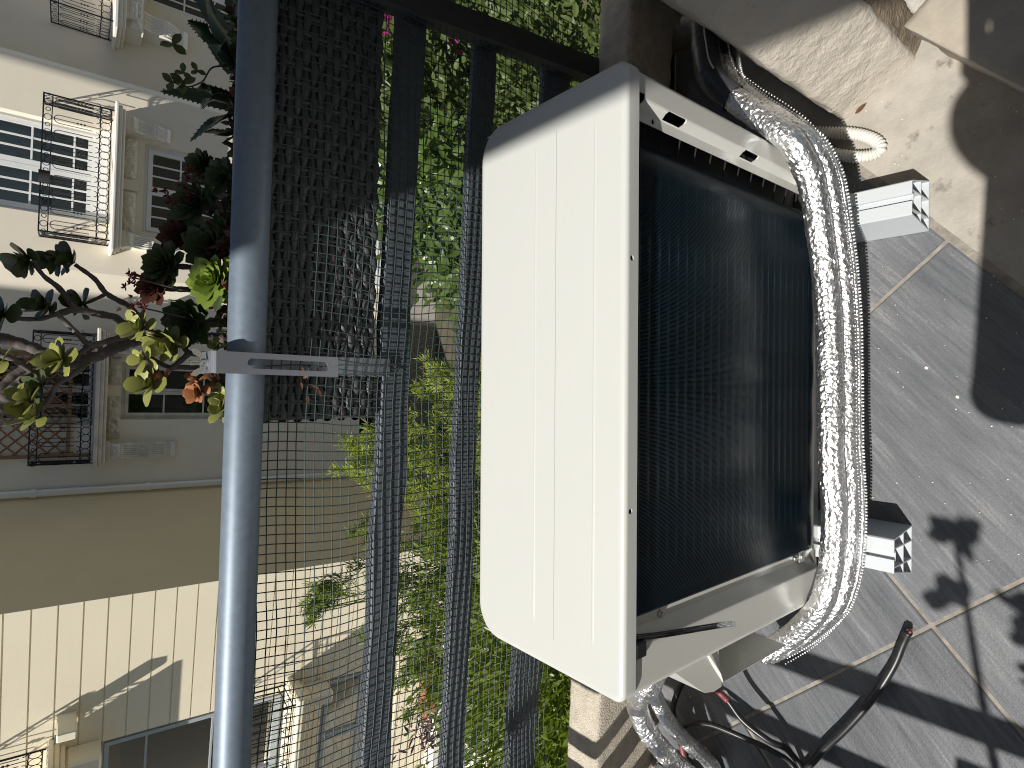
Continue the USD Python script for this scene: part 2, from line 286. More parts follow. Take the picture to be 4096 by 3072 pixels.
# cement strip in front of the house wall, trowelled unevenly
cem = Polygon([tuple(U * u + N * n) for u, n in ((-2.0, S_CEM - .006), (2.0, S_CEM - .006), (2.0, -.75), (-2.0, -.75))]).intersection(Polygon([(-1.28, -1.9), (2.4, -1.9), (2.4, .70), (.95, .80), (.55, kin(.62)), (-1.28, kin(-1.28))]))
def cement_sheet():
    g = .007; us = np.arange(-.25, 1.35, g); ns = S_CEM - .0045 - np.arange(0, 1.0, g)     # rows run along the last tile joint
    u_, n_ = np.meshgrid(us, ns, indexing='ij'); X = U[0] * u_ + N[0] * n_; Y = U[1] * u_ + N[1] * n_; P = np.stack([X, Y, 0 * X], -1)
    Z = -.001 + .005 * (fbm(P * 9, 5, 4) - .5) + .0016 * (fbm(P * 60, 3, 7) - .5)
    d = np.clip((S_CEM - .0045 - n_) / .03, 0, 1); Z = Z * (.3 + .7 * d) - .002 * (1 - d)
    n_edge = n_ + .0022 * (noise(P * 45, 3) - .5) * (d < .01); X = U[0] * u_ + N[0] * n_edge; Y = U[1] * u_ + N[1] * n_edge
    v = np.stack([X, Y, Z], -1).reshape(-1, 3); nx, ny = X.shape
    i, j = np.meshgrid(np.arange(nx - 1), np.arange(ny - 1), indexing='ij'); k = i * ny + j
    f = np.stack([k, k + 1, k + ny + 1, k + ny], -1).reshape(-1, 4)
    c = v[f].mean(1); ok = (c[:, 1] < kin(c[:, 0]) + .004) & (c[:, 0] < 1.1) & (c[:, 1] > -.15)
    m = trimesh.Trimesh(v, np.vstack([f[ok][:, [0, 1, 2]], f[ok][:, [0, 2, 3]]]), process=False); m.remove_unreferenced_vertices(); return m
struct('cement_floor', cement_sheet(), 'cement', smooth=True, cat='floor', label='rough trowelled beige cement strip beside the slate tiles')
kerb = thing('parapet_kerb', 'low beige stone kerb along the terrace edge under the grey slat fence', 'kerb', (0, .9, 0))
kp = man(extrude(Polygon([(-1.30, kin(-1.30)), (1.6, kin(1.6)), (1.6, kin(1.6) + .092), (-1.30, kin(-1.30) + .092)]), -.05, .218))
kp = kp - mbox(.615, .835, .70, 1.0, -.06, .062)
def rough_block(m, edge=.018, amp=.0016, fr=60, it=3, taub=True, seed=1):
    m = m.refine_to_length(edge); q = m.to_mesh(); t = trimesh.Trimesh(q.vert_properties[:, :3], q.tri_verts, process=True)
    if taub: trimesh.smoothing.filter_taubin(t, iterations=it)
    v = np.array(t.vertices); n = t.vertex_normals
    t.vertices = v + n * ((fbm(v * fr, 4, seed) - .5) * 2 * amp)[:, None]; return t
part(kerb, 'coping', rough_block(kp, .014, .0028, 45), 'kerb_stone', smooth=True)
part(kerb, 'mortar_strip', rough_block(man(extrude(Polygon([(-1.25, kin(-1.25) - .010), (.60, kin(.6) - .010), (.60, kin(.6) - .001), (-1.25, kin(-1.25) - .001)]), -.004, .010)), .012, .003, 90), 'grout', smooth=True)
part(kerb, 'drain_recess', MB().box(.60, 1.25, .898, .93, -.06, .07), 'dark_void')
side_kerb = thing('parapet_kerb', 'low stone kerb under the side fence at the left end of the terrace', 'kerb', (-1.12, -.5, 0))
part(side_kerb, 'coping', rough_block(mbox(-1.17, -1.07, -2.6, .86, -.05, .218), .03, .0025, 45), 'kerb_stone', smooth=True)

# ---------------- house wall end with pier, door jamb, threshold step, balcony overhead
A = np.array([.512, .470]); B = np.array([.579, .348]); d_ab = (B - A) / np.linalg.norm(B - A)
house = thing('house_wall', 'rough beige stucco pier and wall of the house beside the cement strip', 'wall', (.60, .45, 0))
D = np.array([.885, .83])
foot = Polygon([tuple(A), tuple(B), (.612, .362), (1.30, .80), (1.30, .90), tuple(D)])
foot = foot.buffer(-.014).buffer(.014)
pier = man(extrude(foot, -.05, 3.0)).refine_to_length(.25)
lowp = man(extrude(foot, -.02, .80))
part(house, 'pier', rough_block(lowp, .012, .0042, 38, 2, seed=5), 'stucco', smooth=True, label='sunlit rough stucco pier with cracked plaster at its foot')
part(house, 'upper_pier', extrude(foot.buffer(-.002), .79, 3.0), 'stucco')
# narrow gap of old mortar, then the whitewashed reveal of the door
G = np.array([.606, .352])
gap = Polygon([tuple(B + [.008, .004]), (.632, .336), (.70, .40), (.64, .40)])
part(house, 'mortar_gap', rough_block(man(extrude(gap, -.02, .9)), .012, .004, 60, 1, seed=8), 'old_mortar', smooth=True)
wp = Polygon([(.632, .334), (.652, .316), (.75, .41), (.70, .43)])
part(house, 'door_reveal', rough_block(man(extrude(wp, -.02, 2.2)), .03, .002, 40, 1, seed=9), 'white_stucco', smooth=True)
W0 = np.array([.578, .318]); wd = np.array([-.724, -.690]); wn = np.array([.690, -.724])   # house front runs along wd, interior lies on +wn
def hp(u, n): return tuple(W0 + wd * u + wn * n)
step = thing('threshold_step', 'worn stone threshold step of the house door at the bottom right', 'step', (.5, .2, 0))
def slab(u0, u1, n0, n1, z0, z1): u1 = min(u1, .415) if n1 < 1.0 and u0 < .4 else u1; return man(extrude(Polygon([hp(u0, n0), hp(u1, n0), hp(u1, n1), hp(u0, n1)]), z0, z1))
part(step, 'riser', rough_block(slab(.0, 1.1, .004, .09, -.02, .116), .02, .002, 40, 2, seed=11), 'step_stone', smooth=True)
part(step, 'tread', rough_block(slab(.0, 1.1, -.010, .09, .114, .148), .012, .0018, 40, 2, seed=12), 'step_stone', smooth=True)
part(step, 'sill', rough_block(slab(.0, 1.1, .088, .125, .10, .163), .012, .0016, 40, 2, seed=13), 'step_stone', smooth=True)
part(step, 'inner_floor', slab(.0, 1.1, .126, 1.6, .06, .150), 'slate_tile')
part(house, 'front_wall', MB().mesh(slab(.50, 2.9, -.06, .30, -.02, 3.0)), 'white_stucco', label='house wall beside the door, just out of the picture')
part(house, 'balcony_slab', MB().box(-.862, 3.0, -2.6, .74, 3.0, 3.16), 'white_stucco', label='underside of the balcony above the terrace, which shades the right half')

# ================================================================ the outdoor unit
ac = thing('air_conditioner', 'ivory outdoor air conditioning unit with its dark finned coil turned to the viewer', 'air conditioner', (.004, .62, .09))
def rrect(x0, x1, y0, y1, rf, rr):
    b = sbox(x0, y0, x1, y1)
    P = []
    for (cx, cy, r, a0) in ((x1 - rr, y1 - rr, rr, 0), (x0 + rr, y1 - rr, rr, 90), (x0 + rf, y0 + rf, rf, 180), (x1 - rf, y0 + rf, rf, 270)):
        for t in np.linspace(0, 90, 11): P.append((cx + r * math.cos(math.radians(a0 + t)), cy + r * math.sin(math.radians(a0 + t))))
    return Polygon(P)
lid0 = rrect(-.397, .404, .468, .768, .016, .05)
pts = []
for ins, z in ((0, .627), (0, .6445), (.0007, .6470), (.0026, .6493), (.0055, .6506), (.009, .651)):
    pts += [(x, y, z) for x, y in lid0.buffer(-ins).exterior.coords[:-1]]
lid = hull(pts)
lid = lid - hull([(x, y, z) for ins, z in ((.0016, .62), (.0016, .6440), (.006, .6485)) for x, y in lid0.buffer(-ins).exterior.coords[:-1]])
lid = lid - mbox(-.354, .352, .5915, .5923, .6502, .66)
for hx in (.157, -.157):
    lid = lid - manifold3d.Manifold.cylinder(.02, .0035, .0035, 16).rotate((90, 0, 0)).translate((hx, .485, .6395))
part(ac, 'top_panel', lid, 'ivory_paint', smooth=28)
for yy, x0, x1, w in ((.634, -.356, .352, .0022), (.5195, -.349, .352, .0026)):
    def rd(u, v, yy=yy, x0=x0, x1=x1, w=w):
        e = np.clip(np.minimum(u, 1 - u) * 30, 0, 1); t = v * 2 - 1
        return np.stack([x0 + (x1 - x0) * u, yy + w * t, .6511 - .0003 + (.0008 * e) * np.cos(t * math.pi / 2)], -1)
    part(ac, 'pressed_rib', grid(rd, 60, 8), 'ivory_paint', smooth=True)
def sheet(pts, t, z0, z1, r=.004):
    ln = LineString(pts); pl = ln.buffer(t / 2, cap_style=2, join_style=2, mitre_limit=3)
    return extrude(pl, z0, z1)
def arc(c, r, a0, a1, n=7): return [(c[0] + r * math.cos(math.radians(a)), c[1] + r * math.sin(math.radians(a))) for a in np.linspace(a0, a1, n)]
rp = [(.404 - .004, .765)] + arc((.392, .482), .008, 0, -90) + [(.372, .474)] + arc((.368, .479), .005, -90, -140, 4) + [(.358, .4885)] + [(.346, .490)]
rpan = man(sheet(rp, .0016, .094, .640))
rpan = rpan - mbox(.340, .372, .46, .51, .609, .70)
for z0, z1 in ((.514, .559), (.316, .360)):
    rpan = rpan - hull([(x, y, z) for x0, x1 in ((.3585, .3665),) for x in (x0, x1) for y in (.46, .5) for z in (z0 + .003, z1 - .003)] + [(.3625, y, z) for y in (.46, .5) for z in (z0, z1)])
rpan = rpan - manifold3d.Manifold.cylinder(.05, .0034, .0034, 14).rotate((90, 0, 0)).translate((.352, .51, .572))
part(ac, 'right_panel', rpan, 'ivory_shell', smooth=30)
lp = [(-.302, .488), (-.316, .488), (-.331, .4765)] + arc((-.336, .481), .007, -60, -90, 3) + arc((-.386, .484), .010, -90, -180) + [(-.396, .765)]
lpan = man(sheet(lp, .0016, .092, .640))
lpan = lpan - mbox(-.345, -.327, .46, .51, .602, .70) - mbox(-.33, -.29, .46, .51, .625, .70)
cut = man(extrude(sbox(-.5, -.5, .5, .5), 0, 1))
lpan = lpan - (mbox(-.42, -.345, .45, .52, .05, .132) - manifold3d.Manifold.cylinder(.2, .042, .042, 32).rotate((90, 0, 0)).translate((-.354, .55, .134)))
part(ac, 'left_panel', lpan, 'ivory_shell', smooth=30)
part(ac, 'front_panel', MB().cbox(-.394, .400, .757, .766, .094, .638, .002), 'ivory_paint')
part(ac, 'base_plate', MB().cbox(-.392, .400, .478, .764, .088, .0965, .002).cbox(-.30, .372, .476, .4785, .088, .108, .001), 'bare_steel')
part(ac, 'inner_back', MB().box(-.30, .386, .520, .522, .096, .64).box(.384, .386, .488, .522, .096, .64), 'dark_void')
# coil: fins on a flat run with a rounded right end, tube rows behind
path = [(-.301, .4835), (.282, .4835)] + arc((.282, .5385), .055, -90, -8, 14)[1:]
ls = LineString(path); nf = int(ls.length / .00175); fin = MB()
for i in range(nf):
    s = (i + .5) / nf * ls.length; p = ls.interpolate(s); q = ls.interpolate(min(s + .0008, ls.length)); 
    if q.distance(p) < 1e-6: continue
    tx, ty = (q.x - p.x), (q.y - p.y); l = math.hypot(tx, ty); tx, ty = tx / l, ty / l
    nx, ny = -ty, tx; h = .00030; dd = .020; wob = .0006 * math.sin(i * .11) + .0004 * math.sin(i * .037 + 1)
    a = np.array([[p.x - tx * h, p.y - ty * h], [p.x + tx * h, p.y + ty * h], [p.x + tx * h + nx * dd, p.y + ty * h + ny * dd], [p.x - tx * h + nx * dd, p.y - ty * h + ny * dd]]) - np.array([nx, ny]) * wob
    v = np.vstack([np.c_[a, np.full(4, .098)], np.c_[a, np.full(4, .6405)]])
    fin.add(v, [[0, 1, 5, 4], [1, 2, 6, 5], [3, 0, 4, 7]])
coil = part(ac, 'coil', MB().box(-.300, -.2985, .4832, .504, .098, .64), 'coil_fin')
part(coil, 'end_plate', MB().box(.336, .3375, .53, .545, .098, .64), 'coil_fin')
part(coil, 'fin', fin, 'coil_fin', kind='stuff')
for r in range(25):
    z = .112 + r * .0213
    c = [(x, y + .0048, z) for x, y in [(-.299, .4835), (.0, .4835)] + [(x, y) for x, y in path[1:]]]
    part(coil, 'coil_pipe', tube(c, .0035, 6), 'coil_tube', smooth=True)
for r in range(13):
    z = .115 + r * .041
    part(ac, 'guard_wire', tube([(.325, .513, z), (.372, .500, z + .004)], .0013, 5), 'dark_void')
part(ac, 'rubber_grommet', MB().cbox(-.347, -.326, .468, .486, .604, .6265, .002), 'rubber_black')
for sx, sz in ((-.310, .553), (-.3075, .161)):
    s = MB().mesh(trimesh.creation.cylinder(.0052, .003, sections=16, transform=trimesh.transformations.translation_matrix((sx, .4855, sz)) @ trimesh.transformations.rotation_matrix(math.pi / 2, (1, 0, 0))))
    s.mesh(trimesh.creation.cylinder(.0038, .004, sections=6, transform=trimesh.transformations.translation_matrix((sx, .483, sz)) @ trimesh.transformations.rotation_matrix(math.pi / 2, (1, 0, 0))))
    part(ac, 'screw', s, 'bare_steel', smooth=25)
part(ac, 'earth_clip', MB().cbox(-.318, -.298, .482, .4855, .128, .150, .001).cbox(-.312, -.304, .4795, .482, .134, .144, .001), 'bare_steel')
# valve cover on the left side: open scoop, plus a handle block behind it
ox = -.462
outer = hull([(x, y, z) for (x, y) in ((-.395, .484), (-.395, .600), (ox + .012, .484), (ox, .494), (ox, .590), (ox + .012, .600)) for z in ((.196, .440) if x > -.41 else (.176, .392))])
innr = hull([(x, y, z) for (x, y) in ((-.390, .470), (-.390, .596), (ox + .014, .470), (ox + .003, .47), (ox + .003, .588), (ox + .014, .597)) for z in ((.204, .436) if x > -.41 else (.130, .388))])
part(ac, 'valve_cover', outer - innr, 'ivory_shell', smooth=25)
hb = hull([(x, y, z) for y in (.488, .575) for (x, z) in ((-.394, .528), (-.394, .405), (-.440, .462), (-.456, .440), (-.462, .415), (-.461, .394))])
part(ac, 'carry_handle', hb, 'ivory_shell', smooth=30)
for zz in (.23, .31):
    vs = MB().tube([(-.40, .55, zz), (-.445, .55, zz)], .012, 12).tube([(-.43, .55, zz - .001), (-.43, .55, zz + .022)], .009, 6)
    part(ac, 'service_valve', vs, 'zinc', smooth=30)
# cut clear sheath with a dark lead hanging out over the left panel
lead = thing('sensor_lead', 'short dark lead in a clear plastic sheath hanging over the left panel', 'cable', (-.33, .46, .60))
pth = spline([(-.322, .483, .632), (-.326, .470, .585), (-.333, .461, .52), (-.342, .457, .455), (-.350, .4565, .415)])
part(lead, 'sheath', tube(pth, .0042, 10, caps=False), 'clear_tube', smooth=True)
part(lead, 'wire', tube(spline([(-.322, .483, .632), (-.326, .470, .585), (-.333, .461, .52), (-.3405, .4575, .462)]), [.0027] * 30 + [.0027] * 4 + [.002, .001, .0005] if False else .0026, 8), 'rubber_black', smooth=True)

# ---------------- feet: extruded white plastic beams with an open ribbed end
def foot(name, x0, x1, yb, lab, slant, slr):
    t = thing(name, lab, 'support block', ((x0 + x1) / 2, yb + .2, 0), group=None)
    xm = (x0 + x1) / 2
    prof = [(x0 - slant, .001), (x0, .088), (x0 + .002, .090), (xm - .006, .090), (xm - .006, .083), (xm + .006, .083), (xm + .006, .090), (x1 - .002, .090), (x1, .088), (x1 + slr, .001)]
    P = Polygon(prof); hol = P.buffer(-.0022, join_style=2)
    ribs = [sbox(x0 - .05, .043, x1 + .05, .0452), sbox(xm - .0200, -.1, xm - .0180, .2), sbox(xm + .0120, -.1, xm + .0140, .2)]
    shell = P.difference(hol).union(union_all(ribs).intersection(P))
    m = extrude(shell, 0, .46); v = np.array(m.vertices); m.vertices = np.stack([v[:, 0], yb + v[:, 2], v[:, 1]], 1)
    part(t, 'beam', trimesh.Trimesh(m.vertices, m.faces[:, ::-1]), 'white_plastic')
    return t
foot('support_block', .284, .342, .329, 'white plastic beam under the right end of the unit, its side in the sun', .012, .018)
foot('support_block', -.316, -.258, .352, 'white plastic beam under the left end of the unit beside the foil pipe bend', .017, .011)

# ---------------- foil wrapped pipes
PW = [(.70, .65, .21), (0.669, 0.615, 0.233), (0.591, 0.585, 0.269), (0.529, 0.560, 0.288), (0.480, 0.520, 0.278), (0.430, 0.470, 0.273), (0.389, 0.435, 0.265), (0.343, 0.420, 0.239), (0.302, 0.416, 0.222), (0.252, 0.414, 0.209), (0.184, 0.413, 0.189), (0.102, 0.412, 0.176), (-0.024, 0.412, 0.169), (-0.107, 0.412, 0.166), (-0.216, 0.414, 0.145), (-0.295, 0.420, 0.137), (-0.350, 0.430, 0.134), (-0.397, 0.450, 0.125), (-0.459, 0.500, 0.101), (-0.499, 0.540, 0.095), (-0.524, 0.570, 0.109)]
ctr = spline(PW, 26)
def crinkle(c, r, sides, seed, amp=.0022, taper=None, quilt=False):
    c = np.asarray(c); v, f = tube(c, r if taper is None else r * taper, sides, caps=False)
    t, a, b = frames(c); cc = np.repeat(c, sides, 0); dvec = v - cc; ln = np.linalg.norm(dvec, axis=1, keepdims=True)
    n1 = fbm(v * 55, 4, seed) - .5; n2 = np.abs(noise(v * 210, seed + 3) - .5)
    if quilt:
        k = np.arange(len(v)) % sides; s_ = np.repeat(np.arange(len(c)) * .0022, sides); th = k / sides * 2 * math.pi
        rows = np.abs(np.sin(th * 5.5 + .3 * np.sin(s_ * 9))); st = np.abs(np.sin(s_ * math.pi / .0075 + 1.6 * np.floor(th * 5.5 / math.pi)))
        ln = ln + (.0013 * rows ** .6 * (.55 + .45 * st ** .6))[:, None]
    return cc + dvec / np.linalg.norm(dvec, axis=1, keepdims=True) * (ln + (amp * 2 * n1 + amp * .9 * (n2 - .25))[:, None]), f
def off(c, du, dv):
    t = np.gradient(c, axis=0); t /= np.linalg.norm(t, axis=1, keepdims=True)
    side = np.cross(t, [0, 0, 1.0]); side /= np.linalg.norm(side, axis=1, keepdims=True); up = np.cross(side, t)
    return c + side * du + up * dv
def resample(c, step):
    d = np.r_[0, np.cumsum(np.linalg.norm(np.diff(c, axis=0), axis=1))]; s = np.arange(0, d[-1], step)
    return np.stack([np.interp(s, d, c[:, k]) for k in range(3)], 1)
def foil_skin(c, r, sides, seed):
    """creased foil: flat facets over a quilted tube, each ring turned a little against the one before"""
    rg = np.random.default_rng(seed); t, a, b = frames(c); m = len(c); V = []
    for i in range(m):
        th = (np.arange(sides) + .5 * (i % 2)) / sides * 2 * math.pi + rg.normal(0, .05, sides)
        k = np.abs(np.sin(th * 4.5 + .4 * math.sin(i * .031))) ** .7
        rr = r * (.93 + .07 * k) + rg.normal(0, .00045, sides) + .0011 * (fbm(c[i][None] * 26 + np.stack([np.cos(th), np.sin(th), 0 * th], 1) * .9, 2, seed) - .5) * 2
        V.append(c[i] + rr[:, None] * (np.cos(th)[:, None] * a[i] + np.sin(th)[:, None] * b[i]) + t[i] * rg.normal(0, .0005, sides)[:, None])
    V = np.vstack(V); F = []
    for i in range(m - 1):
        for j in range(sides):
            p, q, s_, w = i * sides + j, i * sides + (j + 1) % sides, (i + 1) * sides + (j + 1) % sides, (i + 1) * sides + j
            if i % 2: F += [[p, q, s_], [p, s_, w]]
            else: F += [[p, q, w], [q, s_, w]]
    return V, np.array(F)
fp = thing('foil_pipe_bundle', 'silver foil wrapped pipe pair curving across below the dark coil', 'pipes', (0, .41, .1))
cu, cl = resample(off(ctr, .004, .0195), .0022), resample(off(ctr, -.004, -.0195), .0022)
part(fp, 'upper_pipe', foil_skin(resample(cu, .0036), .0200, 32, 1), 'foil')
part(fp, 'lower_pipe', foil_skin(resample(cl, .0036), .0190, 32, 7), 'foil')
cab = resample(off(ctr, -.018, -.0398), .0025)
part(fp, 'seam_cord', crinkle(cab, .0055, 10, 5, .0008), 'foil', smooth=True)
bead = MB()
bm = trimesh.creation.icosphere(subdivisions=1, radius=.0021)
for p in resample(off(ctr, -.0245, -.0415), .0058)[8:-4]: bead.add(bm.vertices + p, bm.faces)
for p in resample(off(ctr, -.030, .002), .0062)[8:-4]: bead.add(bm.vertices * .7 + p, bm.faces)
part(fp, 'foil_bead', bead, 'foil', smooth=True, kind='stuff')
def sub(c, a, b): n = len(c); return c[int(a * n):int(b * n)]
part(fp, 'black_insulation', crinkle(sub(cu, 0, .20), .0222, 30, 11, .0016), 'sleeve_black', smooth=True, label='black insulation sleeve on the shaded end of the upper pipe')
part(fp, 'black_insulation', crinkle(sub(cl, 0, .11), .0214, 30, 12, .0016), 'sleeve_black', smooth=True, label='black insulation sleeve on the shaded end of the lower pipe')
for dv in (.041, -.001): part(fp, 'sleeve_seam', tube(sub(resample(off(ctr, -.012, dv), .0022), 0, .17), .0016, 6), 'hose_plastic', smooth=True)
f2 = thing('foil_pipe', 'short silver foil wrapped pipe coming down over the kerb at the lower left', 'pipes', (-.8, .8, .1))
P2 = [(-.50, .66, .30), (-.60, .73, .275), (-.675, .79, .215), (-.705, .80, .195), (-.742, .80, .175), (-.785, .795, .145), (-.836, .785, .10), (-.885, .765, .055), (-.95, .73, .03), (-1.02, .68, .028)]
c2 = resample(spline(P2, 20), .0022)
part(f2, 'pipe', foil_skin(resample(c2, .0036), .0225, 34, 21), 'foil')
f3 = thing('foil_pipe', 'thinner dull foil pipe lying just right of the short silver one', 'pipes', (-.8, .75, .1))
c3 = resample(spline([np.array(p) + (.038, -.03, -.012 - .02 * i / 9) for i, p in enumerate(P2)], 20), .0022)
c3[:, 2] = np.maximum(c3[:, 2], .02)
part(f3, 'pipe', foil_skin(resample(c3, .0036), .0165, 28, 22), 'foil')
# ---------------- corrugated drain hose loop
hose = thing('drain_hose', 'white corrugated drain hose looping onto the cement from under the foil pipe', 'hose', (.45, .45, 0))
hp_ = spline([(.53, .60, .06), (.505, .535, .035), (.488, .480, .017), (.478, .450, .013), (.462, .422, .012), (.445, .405, .012), (.4305, .405, .012), (.428, .428, .013), (.440, .465, .016), (.460, .505, .03), (.47, .55, .06)], 40)
hp_ = resample(hp_, .0008); s = np.arange(len(hp_)) * .0008
part(hose, 'corrugated_tube', tube(hp_, .0098 + .0017 * np.cos(2 * math.pi * s / .0056), 20), 'hose_plastic', smooth=True)
# ---------------- cables
def cable(label, pts, r, end=True, m='cable_black', red=None):
    t = thing('power_cable', label, 'cable', pts[0]); c = resample(spline(pts, 14), .004)
    v, f = tube(c, r, 12); part(t, 'jacket', (v, f), m, smooth=True)
    if end:
        d = c[0] - c[3]; d /= np.linalg.norm(d); w = np.cross(d, [0, 0, 1]); w /= np.linalg.norm(w); u = np.cross(d, w)
        for k, (a, b) in enumerate(((-.6, 0), (.5, .5), (.5, -.5))):
            o = w * a * r * .62 + u * b * r * .62
            part(t, 'core', tube([c[0] - d * .004 + o, c[0] + d * .005 + o * 1.1], r * .36, 8), ('cable_black', 'copper', 'cable_red')[k], smooth=30)
    if red:
        a, b = red; part(t, 'red_sleeve', tube(c[int(a * len(c)):int(b * len(c))] + np.array([.0, -.0006, .0006]), r * 1.05, 12), 'cable_red', smooth=True)
    return t
cable('thick black cable with its cut end on the tiles in front of the white block', [(-.432, .352, .016), (-.458, .362, .012), (-.501, .376, .010), (-.556, .400, .014), (-.604, .426, .018), (-.656, .458, .018), (-.704, .491, .016), (-.756, .523, .014), (-.85, .585, .012), (-.98, .66, .012)], .0070)
cable('black and red cable running straight down from under the open valve cover', [(-.47, .60, .20), (-.552, .650, .165), (-.60, .672, .13), (-.637, .674, .098), (-.655, .653, .09), (-.687, .625, .08), (-.715, .580, .06), (-.735, .555, .03), (-.79, .53, .012), (-.93, .52, .010)], .0062, end=False, red=(.18, .42))
cable('black cable dropping behind the silver foil pipe at the kerb', [(-.62, .74, .09), (-.668, .778, .06), (-.705, .798, .055), (-.752, .815, .05), (-.80, .822, .03), (-.88, .81, .012), (-.99, .79, .010)], .0065, end=False, red=(.62, .74))
cable('black cable arching over the slat shadows beside the kerb', [(-.84, .80, .010), (-.800, .79, .045), (-.772, .773, .075), (-.752, .754, .086), (-.732, .720, .088), (-.726, .688, .08), (-.733, .636, .062), (-.745, .588, .04), (-.775, .55, .014), (-.86, .51, .010), (-.98, .47, .010)], .0058, end=False)
# ================================================================ the back fence (rises slightly to the left), its rail, net and planter
FB = -.05
def fy(x, a=.975): return a + FB * x
def fz(x): return -.0165 * x
rng = np.random.default_rng(11)
def plank(x0, x1, a, z0, z1, th, seed, fn=None, n=110):
    """a worn horizontal board: rounded arrises, slightly uneven edges"""
    prof = [(-th / 2 + .004, -.5), (th / 2 - .004, -.5), (th / 2, -.44), (th / 2, .44), (th / 2 - .004, .5), (-th / 2 + .004, .5), (-th / 2, .44), (-th / 2, -.44)]
    xs = np.linspace(x0, x1, n); V = []
    for x in xs:
        h = z1 - z0; zc = (z0 + z1) / 2 + fz(x) + .0050 * (noise(np.array([x * 6.5, seed, 0.])) - .5) * 2 + .0012 * (noise(np.array([x * 30, seed, 0.])) - .5)
        hh = h * (1 + .12 * (noise(np.array([x * 11, seed + 5., 0.])) - .5))
        for (dy, dz) in prof: V.append((x, fy(x, a) + th / 2 + dy, zc + dz * hh))
    m = len(prof); i, j = np.meshgrid(np.arange(n - 1), np.arange(m), indexing='ij')
    f = np.stack([i * m + j, i * m + (j + 1) % m, (i + 1) * m + (j + 1) % m, (i + 1) * m + j], -1).reshape(-1, 4)
    tri = np.vstack([f[:, [0, 1, 2]], f[:, [0, 2, 3]], [[0, k + 1, k] for k in range(1, m - 1)], [[(n - 1) * m, (n - 1) * m + k, (n - 1) * m + k + 1] for k in range(1, m - 1)]])
    v = np.array(V); return trimesh.Trimesh(fn(v) if fn else v, tri, process=False)
fence = thing('slat_fence', 'grey painted fence of three horizontal slats standing behind the air conditioner', 'fence', (0, .97, .2))
SL = [(.660, .720, .022), (.492, .546, .022), (.281, .362, .022)]
for k, (z0, z1, th) in enumerate(SL): part(fence, 'slat', plank(-1.32, .735, .975, z0, z1, th, 3 + 7 * k), 'grey_wood', smooth=30)
def post_pts(v): return v
pz = hull([(x, y, z) for z, xa, xb in ((1.25, .602, .648), (.10, .700, .752)) for x in (xa, xb) for y in (.905, .945)])
part(fence, 'end_post', rough_block(pz, .03, .0015, 40, 1, seed=31), 'dark_wood', smooth=30, label='dark wooden post closing the right end of the slats')
part(fence, 'upright', MB().cbox(.012, .046, .9655, .972, .705, .93, .002), 'strap_metal')
rail = thing('handrail', 'blue grey galvanised steel tube running above the slats and net', 'handrail', (0, .95, .955))
rx = np.linspace(-1.10, 1.5, 90)
part(rail, 'tube', tube(np.stack([rx, fy(rx, .957), .957 + fz(rx) * .8], 1), .0275, 40), 'tube_metal', smooth=True)
# slotted strap of the planter bracket
br = thing('planter_bracket', 'slotted grey metal strap with a wing nut hanging over the steel tube', 'bracket', (.03, .925, .98))
xa, xb = .0125, .0445
body = sbox(-.016, -.152, .016, .030).difference(sbox(-.0075, -.128, .0075, -.020).union(Point(0, -.128).buffer(.0075)).union(Point(0, -.020).buffer(.0075)))
m = extrude(body, 0, .0035); v = np.array(m.vertices)
part(br, 'strap', trimesh.Trimesh(np.stack([.0285 + v[:, 0] + (v[:, 1] < -.05) * (-.0) + .02 * (v[:, 1]), .9215 - v[:, 2] * 1.0 + .0 * v[:, 1], .977 + v[:, 1]], 1), m.faces[:, ::-1]), 'strap_metal')
hook = []
hp2 = [(.9215 - .00175, 1.004), (.9225, 1.0085), (.926, 1.0105), (.955, 1.0105), (.985, 1.0095), (1.02, 1.005), (1.045, .995)]
hk = LineString(hp2).buffer(.0018, cap_style=2); mh = extrude(hk, 0, .032); v = np.array(mh.vertices)
part(br, 'hook', trimesh.Trimesh(np.stack([.0131 + v[:, 2], v[:, 0], v[:, 1]], 1), mh.faces), 'strap_metal')
wn_ = MB().tube([(.0285, .945, 1.009), (.0285, .945, 1.036)], .0032, 12).tube([(.0285, .945, 1.0125), (.0285, .945, 1.020)], .0062, 12)
for sgn in (-1, 1):
    w = hull([(.0285 + sgn * x, .945 + y, z) for x, z in ((.004, 1.013), (.006, 1.020), (.014, 1.020), (.020, 1.027), (.019, 1.034), (.012, 1.031)) for y in (-.0012, .0012)])
    wn_.mesh(w)
part(br, 'wing_nut', wn_, 'zinc', smooth=30)

